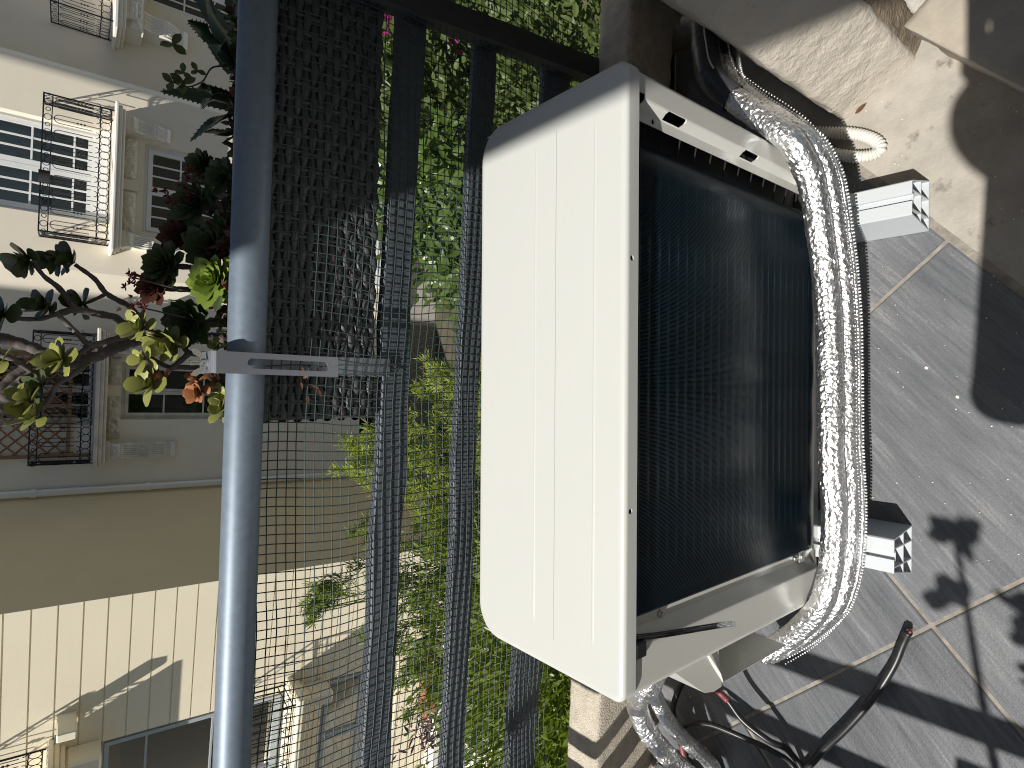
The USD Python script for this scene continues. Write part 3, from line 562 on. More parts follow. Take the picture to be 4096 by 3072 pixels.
# ---------------- planter box of woven strands
pl = thing('planter_box', 'long dark grey woven plastic planter hung outside the tube rail', 'planter', (.36, 1.12, .7))
px0, px1, pz0, pz1, py0, py1 = -.058, .80, .735, .925, .977, 1.15
def psh(mb):
    mb.map(lambda v: v + np.stack([0 * v[:, 0], -.05 * v[:, 0], 0 * v[:, 0]], 1)); return mb
part(pl, 'inner_box', psh(MB().box(px0 + .006, px1 - .006, py0 + .010, py1 - .006, pz0 + .006, pz1 - .012)), 'wicker')
NR = 15; hz = (pz1 - pz0) / NR; per = .054
def strand(p0, p1, zc, phase, ln, ry):
    n = int(ln / .0038); t = np.linspace(0, 1, n); s = t * ln
    c = p0[None] + (p1 - p0)[None] * t[:, None]; nrm = ry
    b = np.cos(2 * math.pi * s / per + phase); c = c + nrm[None] * (.0028 * b)[:, None]; c[:, 2] = zc
    bulge = .66 + .34 * np.clip(.5 + .5 * b, 0, 1)
    tt, a, bb = frames(c); th = np.arange(8) * math.pi / 4
    V = c[:, None] + (np.cos(th)[None, :, None] * np.array([0, 0, 1.0]) * (hz * .60 * bulge)[:, None, None]) + np.sin(th)[None, :, None] * nrm[None, None] * .0050
    i, j = np.meshgrid(np.arange(n - 1), np.arange(8), indexing='ij'); f = np.stack([i * 8 + j, i * 8 + (j + 1) % 8, (i + 1) * 8 + (j + 1) % 8, (i + 1) * 8 + j], -1).reshape(-1, 4)
    return V.reshape(-1, 3), f
for r in range(NR):
    zc = pz0 + hz * (r + .5); mb = MB()
    mb.add(*strand(np.array([px0, py0, zc]), np.array([px1, py0, zc]), zc, math.pi * (r % 2), px1 - px0, np.array([0, -1.0, 0])))
    mb.add(*strand(np.array([px0, py0, zc]), np.array([px0, py1, zc]), zc, math.pi * (r % 2), py1 - py0, np.array([-1.0, 0, 0])))
    part(pl, 'strand', psh(mb), 'wicker', smooth=True)
for k in range(int((px1 - px0) / per * 2) + 1):
    x = px0 + k * per / 2 + .0
    part(pl, 'stake', psh(MB().tube([(x, py0 - .0012, pz0 + .002), (x, py0 - .0012, pz1 - .002)], .0036, 7)), 'wicker', smooth=True)
rim = [(px0 - .004, py0 - .006, pz1), (px1 + .004, py0 - .006, pz1), (px1 + .004, py1 + .004, pz1), (px0 - .004, py1 + .004, pz1), (px0 - .004, py0 - .006, pz1)]
part(pl, 'rim', psh(MB().cbox(px0 - .006, px1 + .006, py0 - .008, py0 + .012, pz1 - .006, pz1 + .008, .003).cbox(px0 - .006, px1 + .006, py1 - .012, py1 + .006, pz1 - .006, pz1 + .008, .003).cbox(px0 - .006, px0 + .012, py0 + .013, py1 - .013, pz1 - .006, pz1 + .008, .003)), 'wicker')
part(pl, 'soil', psh(MB().box(px0 + .013, px1 - .01, py0 + .013, py1 - .013, pz1 - .03, pz1 - .012)), 'soil')

# ---------------- net in front of the slats
net = thing('garden_net', 'dark green square mesh net stretched over the slats below the tube rail', 'net', (0, .95, .6))
def netp(s, z):
    x = s; 
    w = .0045 * (fbm(np.stack([x * 3.1, z * 3.0, 0 * x], -1), 2, 4) - .5) * 2
    y = fy(x, .975) - np.maximum(.014 + .012 * np.sin(np.clip((z - .3) / .62, 0, 1) * math.pi) + w, .005)
    dx = .006 * (fbm(np.stack([x * 4, z * 6, 0 * x + 3], -1), 3, 9) - .5) * 2 + .004 * np.sin(z * 23 + x * 4)
    dz = .007 * (fbm(np.stack([x * 5, z * 5, 0 * x + 9], -1), 3, 14) - .5) * 2 + .004 * np.sin(x * 9 + z * 3) + fz(x)
    # the lower left corner sags and is gathered towards the rail of the lowest slat
    sag = np.clip((-x - .62) / .4, 0, 1) * np.clip((.40 - z) / .12, 0, 1)
    return np.stack([x + dx, y, z + dz + .03 * sag * np.sin(x * 8 + 1)], -1)
cell = .0152; nb = MB()
for z in np.arange(.262, .945, cell):
    s = np.linspace(-1.10, .80, 190); nb.tube(netp(s, np.full_like(s, z)), .00098, 4, caps=False)
part(net, 'weft_cords', nb, 'net_cord', smooth=True, kind='stuff')
nb = MB()
for x in np.arange(-1.10, .80, cell):
    z = np.linspace(.262, .945, 70); nb.tube(netp(np.full_like(z, x), z), .00098, 4, caps=False)
part(net, 'warp_cords', nb, 'net_cord', smooth=True, kind='stuff')
for (kx, kz) in ((-.115, .70), (-.505, .69), (.03, .70), (-.09, .52)):
    r2 = random.Random(int(kx * 1000)); pts = [netp(np.array(kx), np.array(kz)) + np.array([r2.uniform(-.008, .008), r2.uniform(-.006, .001), r2.uniform(-.008, .008)]) for _ in range(9)]
    part(net, 'tie', tube(spline(pts, 6), .0006, 4), 'net_cord', smooth=True)

# ================================================================ side fence at the left end (its shadows fall across the tiles)
SX = -1.06
sf = thing('slat_fence', 'grey slat fence along the left side of the terrace, barring the tiles with shadow', 'fence', (SX, -.6, .2))
def ymap(v): return np.stack([SX - (v[:, 1] - .975) - .02, v[:, 0] * 1.0 - .5, v[:, 2]], 1)
for k, (z0, z1, th) in enumerate(((.672, .716, .022), (.480, .575, .022), (.281, .362, .022))):
    mm = MB().cbox(SX - .030, SX - .008, -2.4, .93, z0, z1, .003); part(sf, 'slat', mm, 'grey_wood')
part(sf, 'upright', MB().cbox(SX - .065, SX - .033, -.62, -.58, .2, .93, .003), 'grey_wood')
part(sf, 'upright', MB().cbox(SX - .065, SX - .033, .52, .56, .2, .93, .003), 'grey_wood')
r2 = thing('handrail', 'second steel tube rail above the side fence at the left', 'handrail', (SX, -.6, .95))
part(r2, 'tube', tube([(SX, -2.4, .945), (SX, .965, .962)], .024, 24), 'tube_metal', smooth=True)
# ================================================================ planted things
def leaf(base, d, n, L_, W, seg=5, curl=.25, cup=.25, thick=.0, shape='oval', rng=None):
    """one leaf: midrib from base along d, face normal n; returns (v, f), a closed thin body if thick"""
    d = d / np.linalg.norm(d); s = np.cross(d, n); s /= np.linalg.norm(s) + 1e-9; n = np.cross(s, d)
    t = np.linspace(0, 1, seg + 1)
    if shape == 'oval': w = W * (np.sin(math.pi * np.clip(.08 + .92 * t, 0, 1) ** 1.25)) ** .72; w[-1] = W * .06
    elif shape == 'rosette': w = W * np.where(t < .72, .42 + .58 * (t / .72) ** .9, np.sqrt(np.clip(1 - ((t - .72) / .28) ** 1.6, 0, 1))); w[-1] = W * .03
    elif shape == 'obovate': w = W * np.where(t < .62, .20 + .80 * np.sin(t / .62 * math.pi / 2) ** 1.2, np.sqrt(np.clip(1 - ((t - .62) / .38) ** 2.2, 0, 1))); w[-1] = W * .08
    elif shape == 'lance': w = W * np.sin(math.pi * np.clip(t * .93 + .07, 0, 1)) ** .9; w[-1] = 0
    else: w = W * (1 - t) ** .8
    c = base + d * (L_ * t)[:, None] + n * (curl * L_ * (t ** 2))[:, None]
    nn = n[None] - d[None] * (2 * curl * t)[:, None] * .7; nn /= np.linalg.norm(nn, axis=1, keepdims=True)
    l = c - s * w[:, None] + nn * (cup * w)[:, None]; r = c + s * w[:, None] + nn * (cup * w)[:, None]
    m = seg + 1
    if thick:
        th = thick * np.sqrt(np.clip(np.sin(math.pi * np.clip(t * .88 + .1, 0, 1)), .05, 1))
        up = c + nn * (th * .5)[:, None]; dn = c - nn * (th * .5)[:, None]
        v = np.vstack([up, r, dn, l]); f = []
        for i in range(seg):
            for a, b in ((0, 1), (1, 2), (2, 3), (3, 0)):
                f.append([a * m + i, a * m + i + 1, b * m + i + 1, b * m + i])
        return v, np.array(f)
    v = np.vstack([l, c, r]); f = []
    for i in range(seg):
        f += [[i, m + i, m + i + 1, i + 1], [m + i, 2 * m + i, 2 * m + i + 1, m + i + 1]]
    return v, np.array(f)
def unit(v): return v / (np.linalg.norm(v) + 1e-12)
def jit(rng, v, s): return unit(np.asarray(v, float) + rng.normal(0, s, 3))

def rosette(parent, c, axis, R, n, m, rng, cone=.35, broad=.24, thick=.0022):
    axis = unit(np.asarray(axis, float)); u = unit(np.cross(axis, [0.3, .1, 1])); w = np.cross(axis, u)
    for k in range(n):
        q = k / n; a = k * 2.39996; out = math.cos(a) * u + math.sin(a) * w
        tilt = math.radians(12 + 66 * (q ** .8)) ; d = jit(rng, axis * math.cos(tilt) + out * math.sin(tilt), .05)
        nrm = axis * math.sin(tilt) - out * math.cos(tilt)
        Lk = R * (.34 + .68 * q ** .75) * rng.uniform(.92, 1.08)
        v, f = leaf(c - axis * R * .28 * q + out * R * .05, d, -nrm * -1, Lk, Lk * broad * rng.uniform(.9, 1.1), 6, .10, .20, thick, 'rosette')
        part(parent, 'leaf', (v, f if f.shape[1] == 3 else np.vstack([f[:, [0, 1, 2]], f[:, [0, 2, 3]]])), m, smooth=50)
def plant_stem(parent, pts, r0, r1, m='bark_jade', n=10, rings=True):
    c = resample(spline(pts, 10), .0025); t = np.linspace(0, 1, len(c)); r = r0 + (r1 - r0) * t
    s = np.arange(len(c)) * .0025
    if rings: r = r * (1 + .10 * np.sign(np.sin(2 * math.pi * s / .017)) * (np.abs(np.sin(2 * math.pi * s / .017)) > .8)) 
    c = c + .0012 * (fbm(c * 40, 3, 5)[:, None] - .5)
    part(parent, 'stem', tube(c, r, n), m, smooth=True)
R_ = np.random.default_rng(5)
# ---- aeonium rosettes in the planter: (x, z, radius, tone, leaves, y, label)
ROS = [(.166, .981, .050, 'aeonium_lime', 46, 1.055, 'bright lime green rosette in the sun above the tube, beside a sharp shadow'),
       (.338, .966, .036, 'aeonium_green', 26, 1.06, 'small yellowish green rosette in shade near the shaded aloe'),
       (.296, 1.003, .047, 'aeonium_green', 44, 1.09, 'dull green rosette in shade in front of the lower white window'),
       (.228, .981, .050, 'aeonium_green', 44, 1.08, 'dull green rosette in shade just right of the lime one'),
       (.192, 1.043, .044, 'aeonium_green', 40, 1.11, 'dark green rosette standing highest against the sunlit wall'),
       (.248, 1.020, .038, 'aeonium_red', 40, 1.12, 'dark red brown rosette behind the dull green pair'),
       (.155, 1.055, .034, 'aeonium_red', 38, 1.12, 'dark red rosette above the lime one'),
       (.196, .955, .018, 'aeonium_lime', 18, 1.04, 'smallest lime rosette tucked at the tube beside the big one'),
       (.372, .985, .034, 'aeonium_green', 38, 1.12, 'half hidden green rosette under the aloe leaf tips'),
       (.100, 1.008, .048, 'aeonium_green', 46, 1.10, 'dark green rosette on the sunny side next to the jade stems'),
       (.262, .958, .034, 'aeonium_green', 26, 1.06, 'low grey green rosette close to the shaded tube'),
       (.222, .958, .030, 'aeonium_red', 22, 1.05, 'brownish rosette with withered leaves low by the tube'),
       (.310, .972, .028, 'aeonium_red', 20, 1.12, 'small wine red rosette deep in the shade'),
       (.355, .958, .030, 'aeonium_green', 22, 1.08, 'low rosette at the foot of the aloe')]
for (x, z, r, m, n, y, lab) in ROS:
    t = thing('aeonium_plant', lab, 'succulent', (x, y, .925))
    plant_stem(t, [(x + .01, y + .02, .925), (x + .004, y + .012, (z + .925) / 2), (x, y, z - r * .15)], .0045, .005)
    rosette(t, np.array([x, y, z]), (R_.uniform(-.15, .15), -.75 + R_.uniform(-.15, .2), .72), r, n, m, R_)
# ---- aloe at the right
al = thing('aloe_plant', 'dark green aloe with toothed pointed leaves at the shaded end of the planter', 'succulent', (.47, 1.12, .925))
ALO = [((.475, 1.10, .93), (.43, 1.05, .975), (.374, 1.03, 1.021), .020), ((.49, 1.11, .93), (.47, 1.07, .98), (.435, 1.04, 1.0), .020), ((.50, 1.12, .93), (.495, 1.10, .985), (.483, 1.06, 1.0), .014),
       ((.55, 1.12, .93), (.575, 1.08, .98), (.563, 1.03, 1.025), .022), ((.57, 1.12, .93), (.61, 1.09, .97), (.635, 1.04, 1.0), .022), ((.53, 1.10, .93), (.545, 1.05, .965), (.52, 1.0, .985), .024),
       ((.45, 1.10, .93), (.415, 1.06, .955), (.395, 1.03, .985), .016), ((.60, 1.13, .93), (.65, 1.12, .98), (.68, 1.09, 1.02), .020), ((.50, 1.14, .93), (.505, 1.16, .99), (.50, 1.17, 1.04), .018),
       ((.62, 1.1, .93), (.67, 1.05, .96), (.71, 1.0, .98), .022), ((.44, 1.12, .93), (.42, 1.09, .985), (.405, 1.07, 1.0), .013), ((.585, 1.08, .93), (.59, 1.03, .95), (.60, .985, .962), .02)]
for a, b, c, w in ALO:
    cc = spline([a, b, c], 14); t, s0, _ = frames(cc); n_ = len(cc); q = np.linspace(0, 1, n_)
    mid = unit(np.array([0, -.6, .8])); V = []; ww = w * (1 - q) ** .62 * (.75 + .25 * np.sin(q * 3)); 
    for i in range(n_):
        s_ = unit(np.cross(t[i], mid)); u_ = np.cross(s_, t[i]); h = ww[i] * .30
        for (e, g) in ((-1, .35), (-.5, .0), (0, -.1), (.5, 0), (1, .35), (.5, -.75), (0, -1), (-.5, -.75)): V.append(cc[i] + s_ * ww[i] * e + u_ * (h * g + ww[i] * .15 * abs(e)))
    V = np.array(V); i, j = np.meshgrid(np.arange(n_ - 1), np.arange(8), indexing='ij'); f = np.stack([i * 8 + j, i * 8 + (j + 1) % 8, (i + 1) * 8 + (j + 1) % 8, (i + 1) * 8 + j], -1).reshape(-1, 4)
    lp_ = part(al, 'leaf', MB().add(V, f), 'leaf_aloe', smooth=60)
    teeth = MB()
    for i in range(2, n_ - 1, 2):
        s_ = unit(np.cross(t[i], mid)); u_ = np.cross(s_, t[i])
        for e in (-1, 1):
            b0 = cc[i] + s_ * ww[i] * e * .97 + u_ * ww[i] * .25; k = .0035
            teeth.add([b0 - t[i] * k * .7, b0 + t[i] * k * .7, b0 + s_ * e * k + t[i] * k * .6, b0 + u_ * .001], [[0, 1, 2], [0, 2, 3], [1, 3, 2], [0, 3, 1]])
    part(lp_, 'teeth', teeth, 'leaf_aloe', kind='stuff')
# ---- ivy like sprig before the aloe
sp = thing('vine_sprig', 'thin stem with pale lobed leaves dangling in front of the shaded wall beside the aloe', 'plant', (.52, 1.09, .93))
plant_stem(sp, [(.545, 1.09, .94), (.531, 1.09, .975), (.503, 1.09, .99), (.486, 1.09, 1.012), (.485, 1.09, 1.03)], .0016, .001, rings=False)
for (x, z, s) in ((.487, 1.020, .022), (.483, 1.036, .018), (.505, 1.02, .015), (.545, 1.035, .022), (.515, 1.0, .014)):
    for k in range(3):
        a = k * 1.9 + x * 50; v, f = leaf(np.array([x, 1.085, z]), np.array([math.cos(a) * .8, -.3, math.sin(a)]), np.array([.2, -1, .5]), s, s * .33, 4, -.1, .15, 0, 'oval')
        part(sp, 'leaf', MB().add(v, f), 'jade_leaf_dark', smooth=40)
# ---- flower heads
for (x, z, y, lab) in ((.294, 1.044, 1.08, 'small dark red flower head on a thin stalk before the lower white window'), (.342, 1.008, 1.08, 'dark red flower head close to the window corner in shade'),
                  (.309, 1.014, 1.07, 'dark red flower head low among the shaded rosettes'), (.163, 1.087, 1.09, 'dry dark seed head on a stalk against the sunlit wall'), (.117, 1.083, 1.08, 'deep red flower cluster above the jade leaves in the sun')):
    t = thing('succulent_flower', lab, 'flower', (x, y, .93))
    plant_stem(t, [(x - .02, y + .02, .93), (x - .012, y + .01, (z + .93) / 2), (x, y, z)], .0016, .0012, rings=False)
    r3 = np.random.default_rng(int(x * 1000))
    for k in range(11):
        p = np.array([x, y, z]) + r3.normal(0, .008, 3)
        mb = MB()
        for q in range(5): mb.add(*leaf(p, jit(r3, (0, -.3, .5), .9), r3.normal(0, 1, 3), .008, .0018, 3, .1, .1, 0, 'lance'))
        part(t, 'blossom', mb, 'flower_red', smooth=40)
# ---- jade tree
jd = thing('jade_plant', 'old jade plant with thick ringed branches and red edged oval leaves rising from the planter', 'succulent', (.07, 1.14, .925))
ST = [([(.079, 1.14, .925), (.077, 1.14, .979), (.075, 1.14, 1.021), (.069, 1.15, 1.075), (.059, 1.15, 1.10), (.042, 1.15, 1.131), (.033, 1.15, 1.155), (.021, 1.15, 1.194), (0, 1.15, 1.216), (-.036, 1.15, 1.245), (-.08, 1.15, 1.28)], .0125, .017),
      ([(.033, 1.155, 1.155), (.040, 1.16, 1.187), (.052, 1.16, 1.21), (.064, 1.16, 1.246), (.075, 1.16, 1.30)], .011, .011),
      ([(.041, 1.12, 1.19), (.022, 1.12, 1.213), (.008, 1.12, 1.23), (-.008, 1.12, 1.244), (-.03, 1.12, 1.28)], .0075, .007),
      ([(.069, 1.15, 1.075), (.082, 1.13, 1.09), (.101, 1.13, 1.104), (.107, 1.13, 1.133), (.111, 1.13, 1.157), (.106, 1.13, 1.17), (.103, 1.13, 1.178)], .0085, .006),
      ([(.111, 1.13, 1.157), (.141, 1.13, 1.177), (.157, 1.13, 1.195), (.176, 1.13, 1.208)], .0065, .0035),
      ([(.078, 1.15, 1.05), (.123, 1.16, 1.082), (.133, 1.16, 1.098), (.144, 1.16, 1.116), (.165, 1.16, 1.131), (.185, 1.16, 1.157)], .007, .004),
      ([(.142, 1.16, 1.116), (.129, 1.16, 1.136), (.124, 1.16, 1.146)], .004, .003), ([(.103, 1.13, 1.178), (.093, 1.13, 1.202), (.091, 1.13, 1.236)], .0045, .004),
      ([(.103, 1.11, 1.182), (.075, 1.11, 1.158), (.057, 1.11, 1.139), (.069, 1.115, 1.104), (.077, 1.12, 1.075)], .0045, .006), ([(.036, 1.12, 1.159), (.057, 1.115, 1.138)], .005, .0045),
      ([(.03, 1.13, 1.143), (.013, 1.10, 1.158), (-.004, 1.10, 1.179), (-.024, 1.10, 1.188), (-.043, 1.10, 1.199)], .006, .004), ([(.015, 1.12, 1.21), (.031, 1.10, 1.23), (.038, 1.10, 1.25)], .005, .005),
      ([(.027, 1.09, .925), (.026, 1.09, .965), (.024, 1.09, .997), (.024, 1.09, 1.023), (.023, 1.09, 1.035), (.028, 1.09, 1.046), (.035, 1.09, 1.058), (.039, 1.085, 1.066)], .0062, .0045),
      ([(.050, 1.10, .925), (.048, 1.10, .967), (.048, 1.10, 1.004), (.059, 1.10, 1.015), (.068, 1.095, 1.026), (.070, 1.09, 1.037)], .0066, .005),
      ([(.048, 1.09, 1.008), (.033, 1.08, 1.024), (.020, 1.08, 1.037), (.005, 1.08, 1.048), (-.005, 1.08, 1.059)], .006, .004), ([(-.012, 1.08, .93), (-.013, 1.075, .96), (-.015, 1.07, .995)], .0035, .003), ([(.012, 1.085, .93), (.008, 1.08, .955), (.002, 1.08, .975)], .009, .0085)]
for p, a, b in ST: plant_stem(jd, p, a * .8, b * .8)
CL = [(.179, 1.12, 1.217, 9, .034, 'd'), (.186, 1.15, 1.178, 6, .034, 'd'), (.188, 1.15, 1.162, 5, .034, 'd'), (.123, 1.15, 1.149, 6, .030, 'd'), (.110, 1.12, 1.193, 9, .033, 'd'), (.095, 1.12, 1.244, 9, .036, 'd'), (.033, 1.095, 1.176, 10, .036, 'l'),
      (-.052, 1.09, 1.208, 8, .034, 'l'), (-.026, 1.10, 1.213, 6, .034, 'l'), (-.006, 1.11, 1.20, 5, .03, 'd'), (.030, 1.11, 1.245, 6, .03, 'l'), (.036, 1.075, 1.074, 6, .028, 'l'), (-.006, 1.07, 1.066, 9, .034, 'l'), (.067, 1.07, 1.050, 10, .036, 'l'),
      (.058, 1.075, 1.035, 8, .034, 'l'), (.086, 1.08, 1.078, 8, .034, 'l'), (-.015, 1.07, .998, 9, .026, 'o'), (.004, 1.07, 1.003, 4, .022, 'o'), (.0, 1.075, .972, 5, .022, 'o'), (-.025, 1.065, .957, 6, .028, 'l'), (-.045, 1.07, .962, 6, .03, 'l'), (.008, 1.07, 1.052, 4, .024, 'o'), (.06, 1.09, .965, 5, .02, 'l'), (.10, 1.11, .955, 5, .022, 'l')]
r4 = np.random.default_rng(8)
for (x, y, z, n, s, k) in CL:
    n = int(n * 1.25)
    c = np.array([x, y, z]); ax = unit(np.array([r4.normal(0, .4), -.35, .9]))
    for q in range(n):
        a = q * 2.4 + r4.uniform(0, .6); u = unit(np.cross(ax, [1, .2, 0])); w = np.cross(ax, u); tl = math.radians(28 + 75 * q / n); o = math.cos(a) * u + math.sin(a) * w
        d = jit(r4, ax * math.cos(tl) + o * math.sin(tl), .12); nr = ax * math.sin(tl) - o * math.cos(tl); ss = s * r4.uniform(.75, 1.1)
        v, f = leaf(c - ax * .006 * q / n, d, -nr, ss, ss * r4.uniform(.33, .41), 9, r4.uniform(-.12, .16), -.14, .0046, 'obovate')
        f = np.vstack([f[:, [0, 1, 2]], f[:, [0, 2, 3]]]); part(jd, 'leaf', (v, f), {'d': 'jade_leaf_dark', 'l': 'jade_leaf', 'o': 'jade_leaf_orange'}[k], smooth=70)
# hanging dead leaves caught in the net
dl = thing('dead_leaf_cluster', 'rust coloured dead leaves caught in the net below the tube', 'leaves', (-.005, .955, .86))
r5 = np.random.default_rng(4)
for k in range(11):
    p = np.array([r5.uniform(-.03, .02), .957 + r5.uniform(-.004, .004), r5.uniform(.835, .872)]); part(dl, 'leaf', MB().add(*leaf(p, r5.normal(0, 1, 3) * (1, .3, 1), np.array([0, -1, .3]), .013, .003, 4, .3, .3, 0, 'lance')), 'dry_leaf', smooth=40)
# second planter with succulents on the side fence, outside the picture: its shadows fall on the tiles
p2 = thing('planter_box', 'plain dark planter on the side fence at the left', 'planter', (SX - .12, -.3, .7))
part(p2, 'box', MB().cbox(SX - .22, SX - .05, -.62, .03, .70, .935, .004), 'wicker')
for k in range(9):
    y = -.58 + k * .068; x = SX - .10 + r5.uniform(-.05, .05); h = r5.uniform(1.08, 1.38)
    t = thing('jade_plant', 'jade plant in the side planter, %s along from its near end' % ('first second third fourth fifth sixth seventh eighth ninth'.split()[k]), 'succulent', (x, y, .93))
    top = np.array([x + r5.uniform(.06, .30), y + r5.uniform(-.06, .02), h]); plant_stem(t, [(x, y, .92), ((x + top[0]) / 2 - .02, (y + top[1]) / 2, (h + .92) / 2), tuple(top)], .008, .005)
    for c in (top, (top + np.array([x, y, h * .9])) / 2 + (.04, 0, .02)):
        for q in range(9):
            d = jit(r5, (.1, -.1, .4), .6); v, f = leaf(c, d, r5.normal(0, 1, 3), .045, .015, 5, .1, -.1, .004, 'oval'); part(t, 'leaf', MB().add(v, f), 'jade_leaf', smooth=60)

# low filler growth in the planter, between the rosettes
fg = thing('stonecrop_mat', 'dark mat of small succulent leaves and dead stems filling the planter behind the tube', 'ground cover', (.35, 1.06, .93), kind='stuff')
for (m_, n_, sd, x0, x1) in (('aeonium_green', 900, 1, -.03, .78), ('aeonium_red', 420, 2, .05, .78), ('jade_leaf_dark', 300, 3, -.04, .5), ('dry_leaf', 120, 4, -.04, .78)):
    rr = np.random.default_rng(sd); mb = MB()
    for k in range(n_):
        x = rr.uniform(x0, x1); hmax = (.075 if x < .30 else .035) if x > .12 else .03
        p = np.array([x, 1.01 - .05 * x + rr.uniform(0, .13), .915 + rr.uniform(0, hmax) * rr.uniform(.3, 1)])
        mb.add(*leaf(p, jit(rr, (0, -.3, .5), .8), jit(rr, (0, -.4, .8), .5), rr.uniform(.014, .03), rr.uniform(.004, .008), 3, .1, .2, 0, 'rosette'))
    part(fg, 'small_leaves', mb, m_, kind='stuff')
# ---- small litter on the floor
r6 = np.random.default_rng(9)
lit = [(-.02, .285, 'pale dry petal lying on the tiles in front of the pipe bundle'), (.03, .33, 'tiny white crumb on the tiles nearer the grout line')]
for (x, y, lab) in lit:
    t = thing('dry_petal', lab, 'litter', (x, y, .001)); part(t, 'petal', MB().add(*leaf(np.array([x, y, .0018]), np.array([.5, .3, .06]), np.array([0, 0, 1.0]), .006, .0025, 4, .1, .2, 0, 'oval')), 'debris_white', smooth=True)
lf = thing('dry_leaf', 'curled brown leaf in the corner where the pier meets the cement', 'leaf', (.53, .425, .004))
part(lf, 'blade', MB().add(*leaf(np.array([.517, .447, .006]), np.array([.45, -.8, .1]), np.array([-.3, -.1, 1.0]), .024, .0042, 6, .15, .5, 0, 'lance')), 'dry_leaf', smooth=True)
gr = MB()
for k in range(420):
    u, n = r6.uniform(-.9, 1.0), r6.uniform(-.35, .45); p = U * u + N * n
    if p[1] > kin(p[0]) - .03 or p[1] < .1 or p[0] > .62: continue
    s = r6.uniform(.0005, .0016); m = trimesh.creation.icosphere(subdivisions=0, radius=s); gr.add(m.vertices * (1, 1, .7) + np.array([p[0], p[1], s * .6 + .0005]), m.faces)
struct('floor_grit', gr, 'debris_white', kind='stuff', cat='grit', label='fine pale grit scattered over the tiles and cement')
# ================================================================ the houses across the garden
RB = np.array([[0.999639, 0., -0.026857], [-0.00126, 0.998899, -0.046898], [0.026828, 0.046915, 0.998539]]); SB = 1.4
def bw(v): return SB * (np.asarray(v, float) @ RB) + np.array([0, 0, CAM_H])
def BM(): return MB()
def bpart(parent, name, mb, m, smooth=False, **k):
    if not isinstance(mb, MB): mb = MB().mesh(mb)
    mb.map(bw); return part(parent, name, mb, m, smooth, **k)
def wall_xz(x0, x1, z0, z1, holes, y, th):
    """wall slab facing -y with rectangular holes (x0, x1, z0, z1)"""
    P = sbox(x0, z0, x1, z1)
    for h in holes: P = P.difference(sbox(h[0], h[2], h[1], h[3]))
    m = extrude(P, 0, th); v = np.array(m.vertices); m.vertices = np.stack([v[:, 0], y + th - v[:, 2], v[:, 1]], 1); return MB().mesh(trimesh.Trimesh(m.vertices, m.faces))
def window(parent, name, x0, x1, z0, z1, y, cols, bars_z, leaves=2, m='white_paint', dep=.10, fw=.045, curtain=False, back=.35, rail_b=.07, st=.04, fn=None, sill=True):
    fn = fn or (lambda v: v)
    def P(par, nm, mb, mt, **k): mb.map(fn); return bpart(par, nm, mb, mt, **k)
    t = P(parent, name, BM().box(x0, x0 + fw, y + dep, y + dep + .06, z0, z1).box(x1 - fw, x1, y + dep, y + dep + .06, z0, z1).box(x0 + fw, x1 - fw, y + dep, y + dep + .06, z1 - fw, z1).box(x0 + fw, x1 - fw, y + dep, y + dep + .06, z0, z0 + fw), m)
    w = (x1 - x0 - 2 * fw) / leaves
    for k in range(leaves):
        a = x0 + fw + k * w; b = a + w
        P(t, 'sash', BM().box(a + .002, a + st, y + dep - .02, y + dep + .03, z0 + fw + .002, z1 - fw - .002).box(b - st, b - .002, y + dep - .02, y + dep + .03, z0 + fw + .002, z1 - fw - .002).box(a + st, b - st, y + dep - .02, y + dep + .03, z1 - fw - st, z1 - fw - .002).box(a + st, b - st, y + dep - .02, y + dep + .03, z0 + fw + .002, z0 + fw + rail_b), m)
        P(t, 'pane', BM().box(a + st, b - st, y + dep + .004, y + dep + .008, z0 + fw + rail_b, z1 - fw - st), 'pane')
        gb = BM()
        for c in range(1, cols):
            xx = a + st + (b - a - 2 * st) * c / cols; P(t, 'glazing_bar', BM().box(xx - .010, xx + .010, y + dep - .012, y + dep + .003, z0 + fw + rail_b, z1 - fw - st), m)
        for zz in bars_z: P(t, 'glazing_bar', BM().box(a + st, b - st, y + dep - .0135, y + dep + .0015, zz - .010, zz + .010), m)
    P(t, 'room', BM().box(x0 - .2, x1 + .2, y + back, y + back + .02, z0 - .2, z1 + .2).box(x0 - .22, x0 - .2, y + .13, y + back, z0 - .2, z1 + .2).box(x1 + .2, x1 + .22, y + .13, y + back, z0 - .2, z1 + .2).box(x0 - .2, x1 + .2, y + .13, y + back, z1 + .2, z1 + .22), 'room_dark')
    if curtain: P(t, 'curtain', BM().box(x0 + fw, x1 - fw, y + dep + .10, y + dep + .105, z0 + (z1 - z0) * .1, z1), 'curtain' if curtain is True else curtain)
    return t
YW = 8.85
ob = thing('ornate_house', 'cream stuccoed house with white French windows and wrought iron balconies over carved friezes', 'house', bw((1.5, YW, -4.2)))
C0, C1 = 1.35, 3.62
fwC = (1.97, 3.10, -.36, 1.55); w2C = (1.94, 3.09, -2.35, -.70)
bpart(ob, 'bay_wall', wall_xz(C0, C1, -4.3, 3.2, [fwC, w2C], YW, .30), 'plaster_cream')
q = [(C1, YW)] + [(C1 + .25 * math.sin(a), YW + .25 - .25 * math.cos(a)) for a in np.linspace(.02, math.pi / 2, 18)] + [(C1 + .25, YW + 1.3), (C1, YW + 1.3)]
bpart(ob, 'rounded_corner', extrude(Polygon(q), -4.3, 3.2), 'plaster_cream', smooth=40)
YL = 8.93
fwL = (-.52, .36, -.33, 1.5); w2L = (-.455, .275, -1.95, -.55); grL = (-.72, .22, -4.02, -3.72); shL = (1.4, 2.0, -4.0, -3.5)
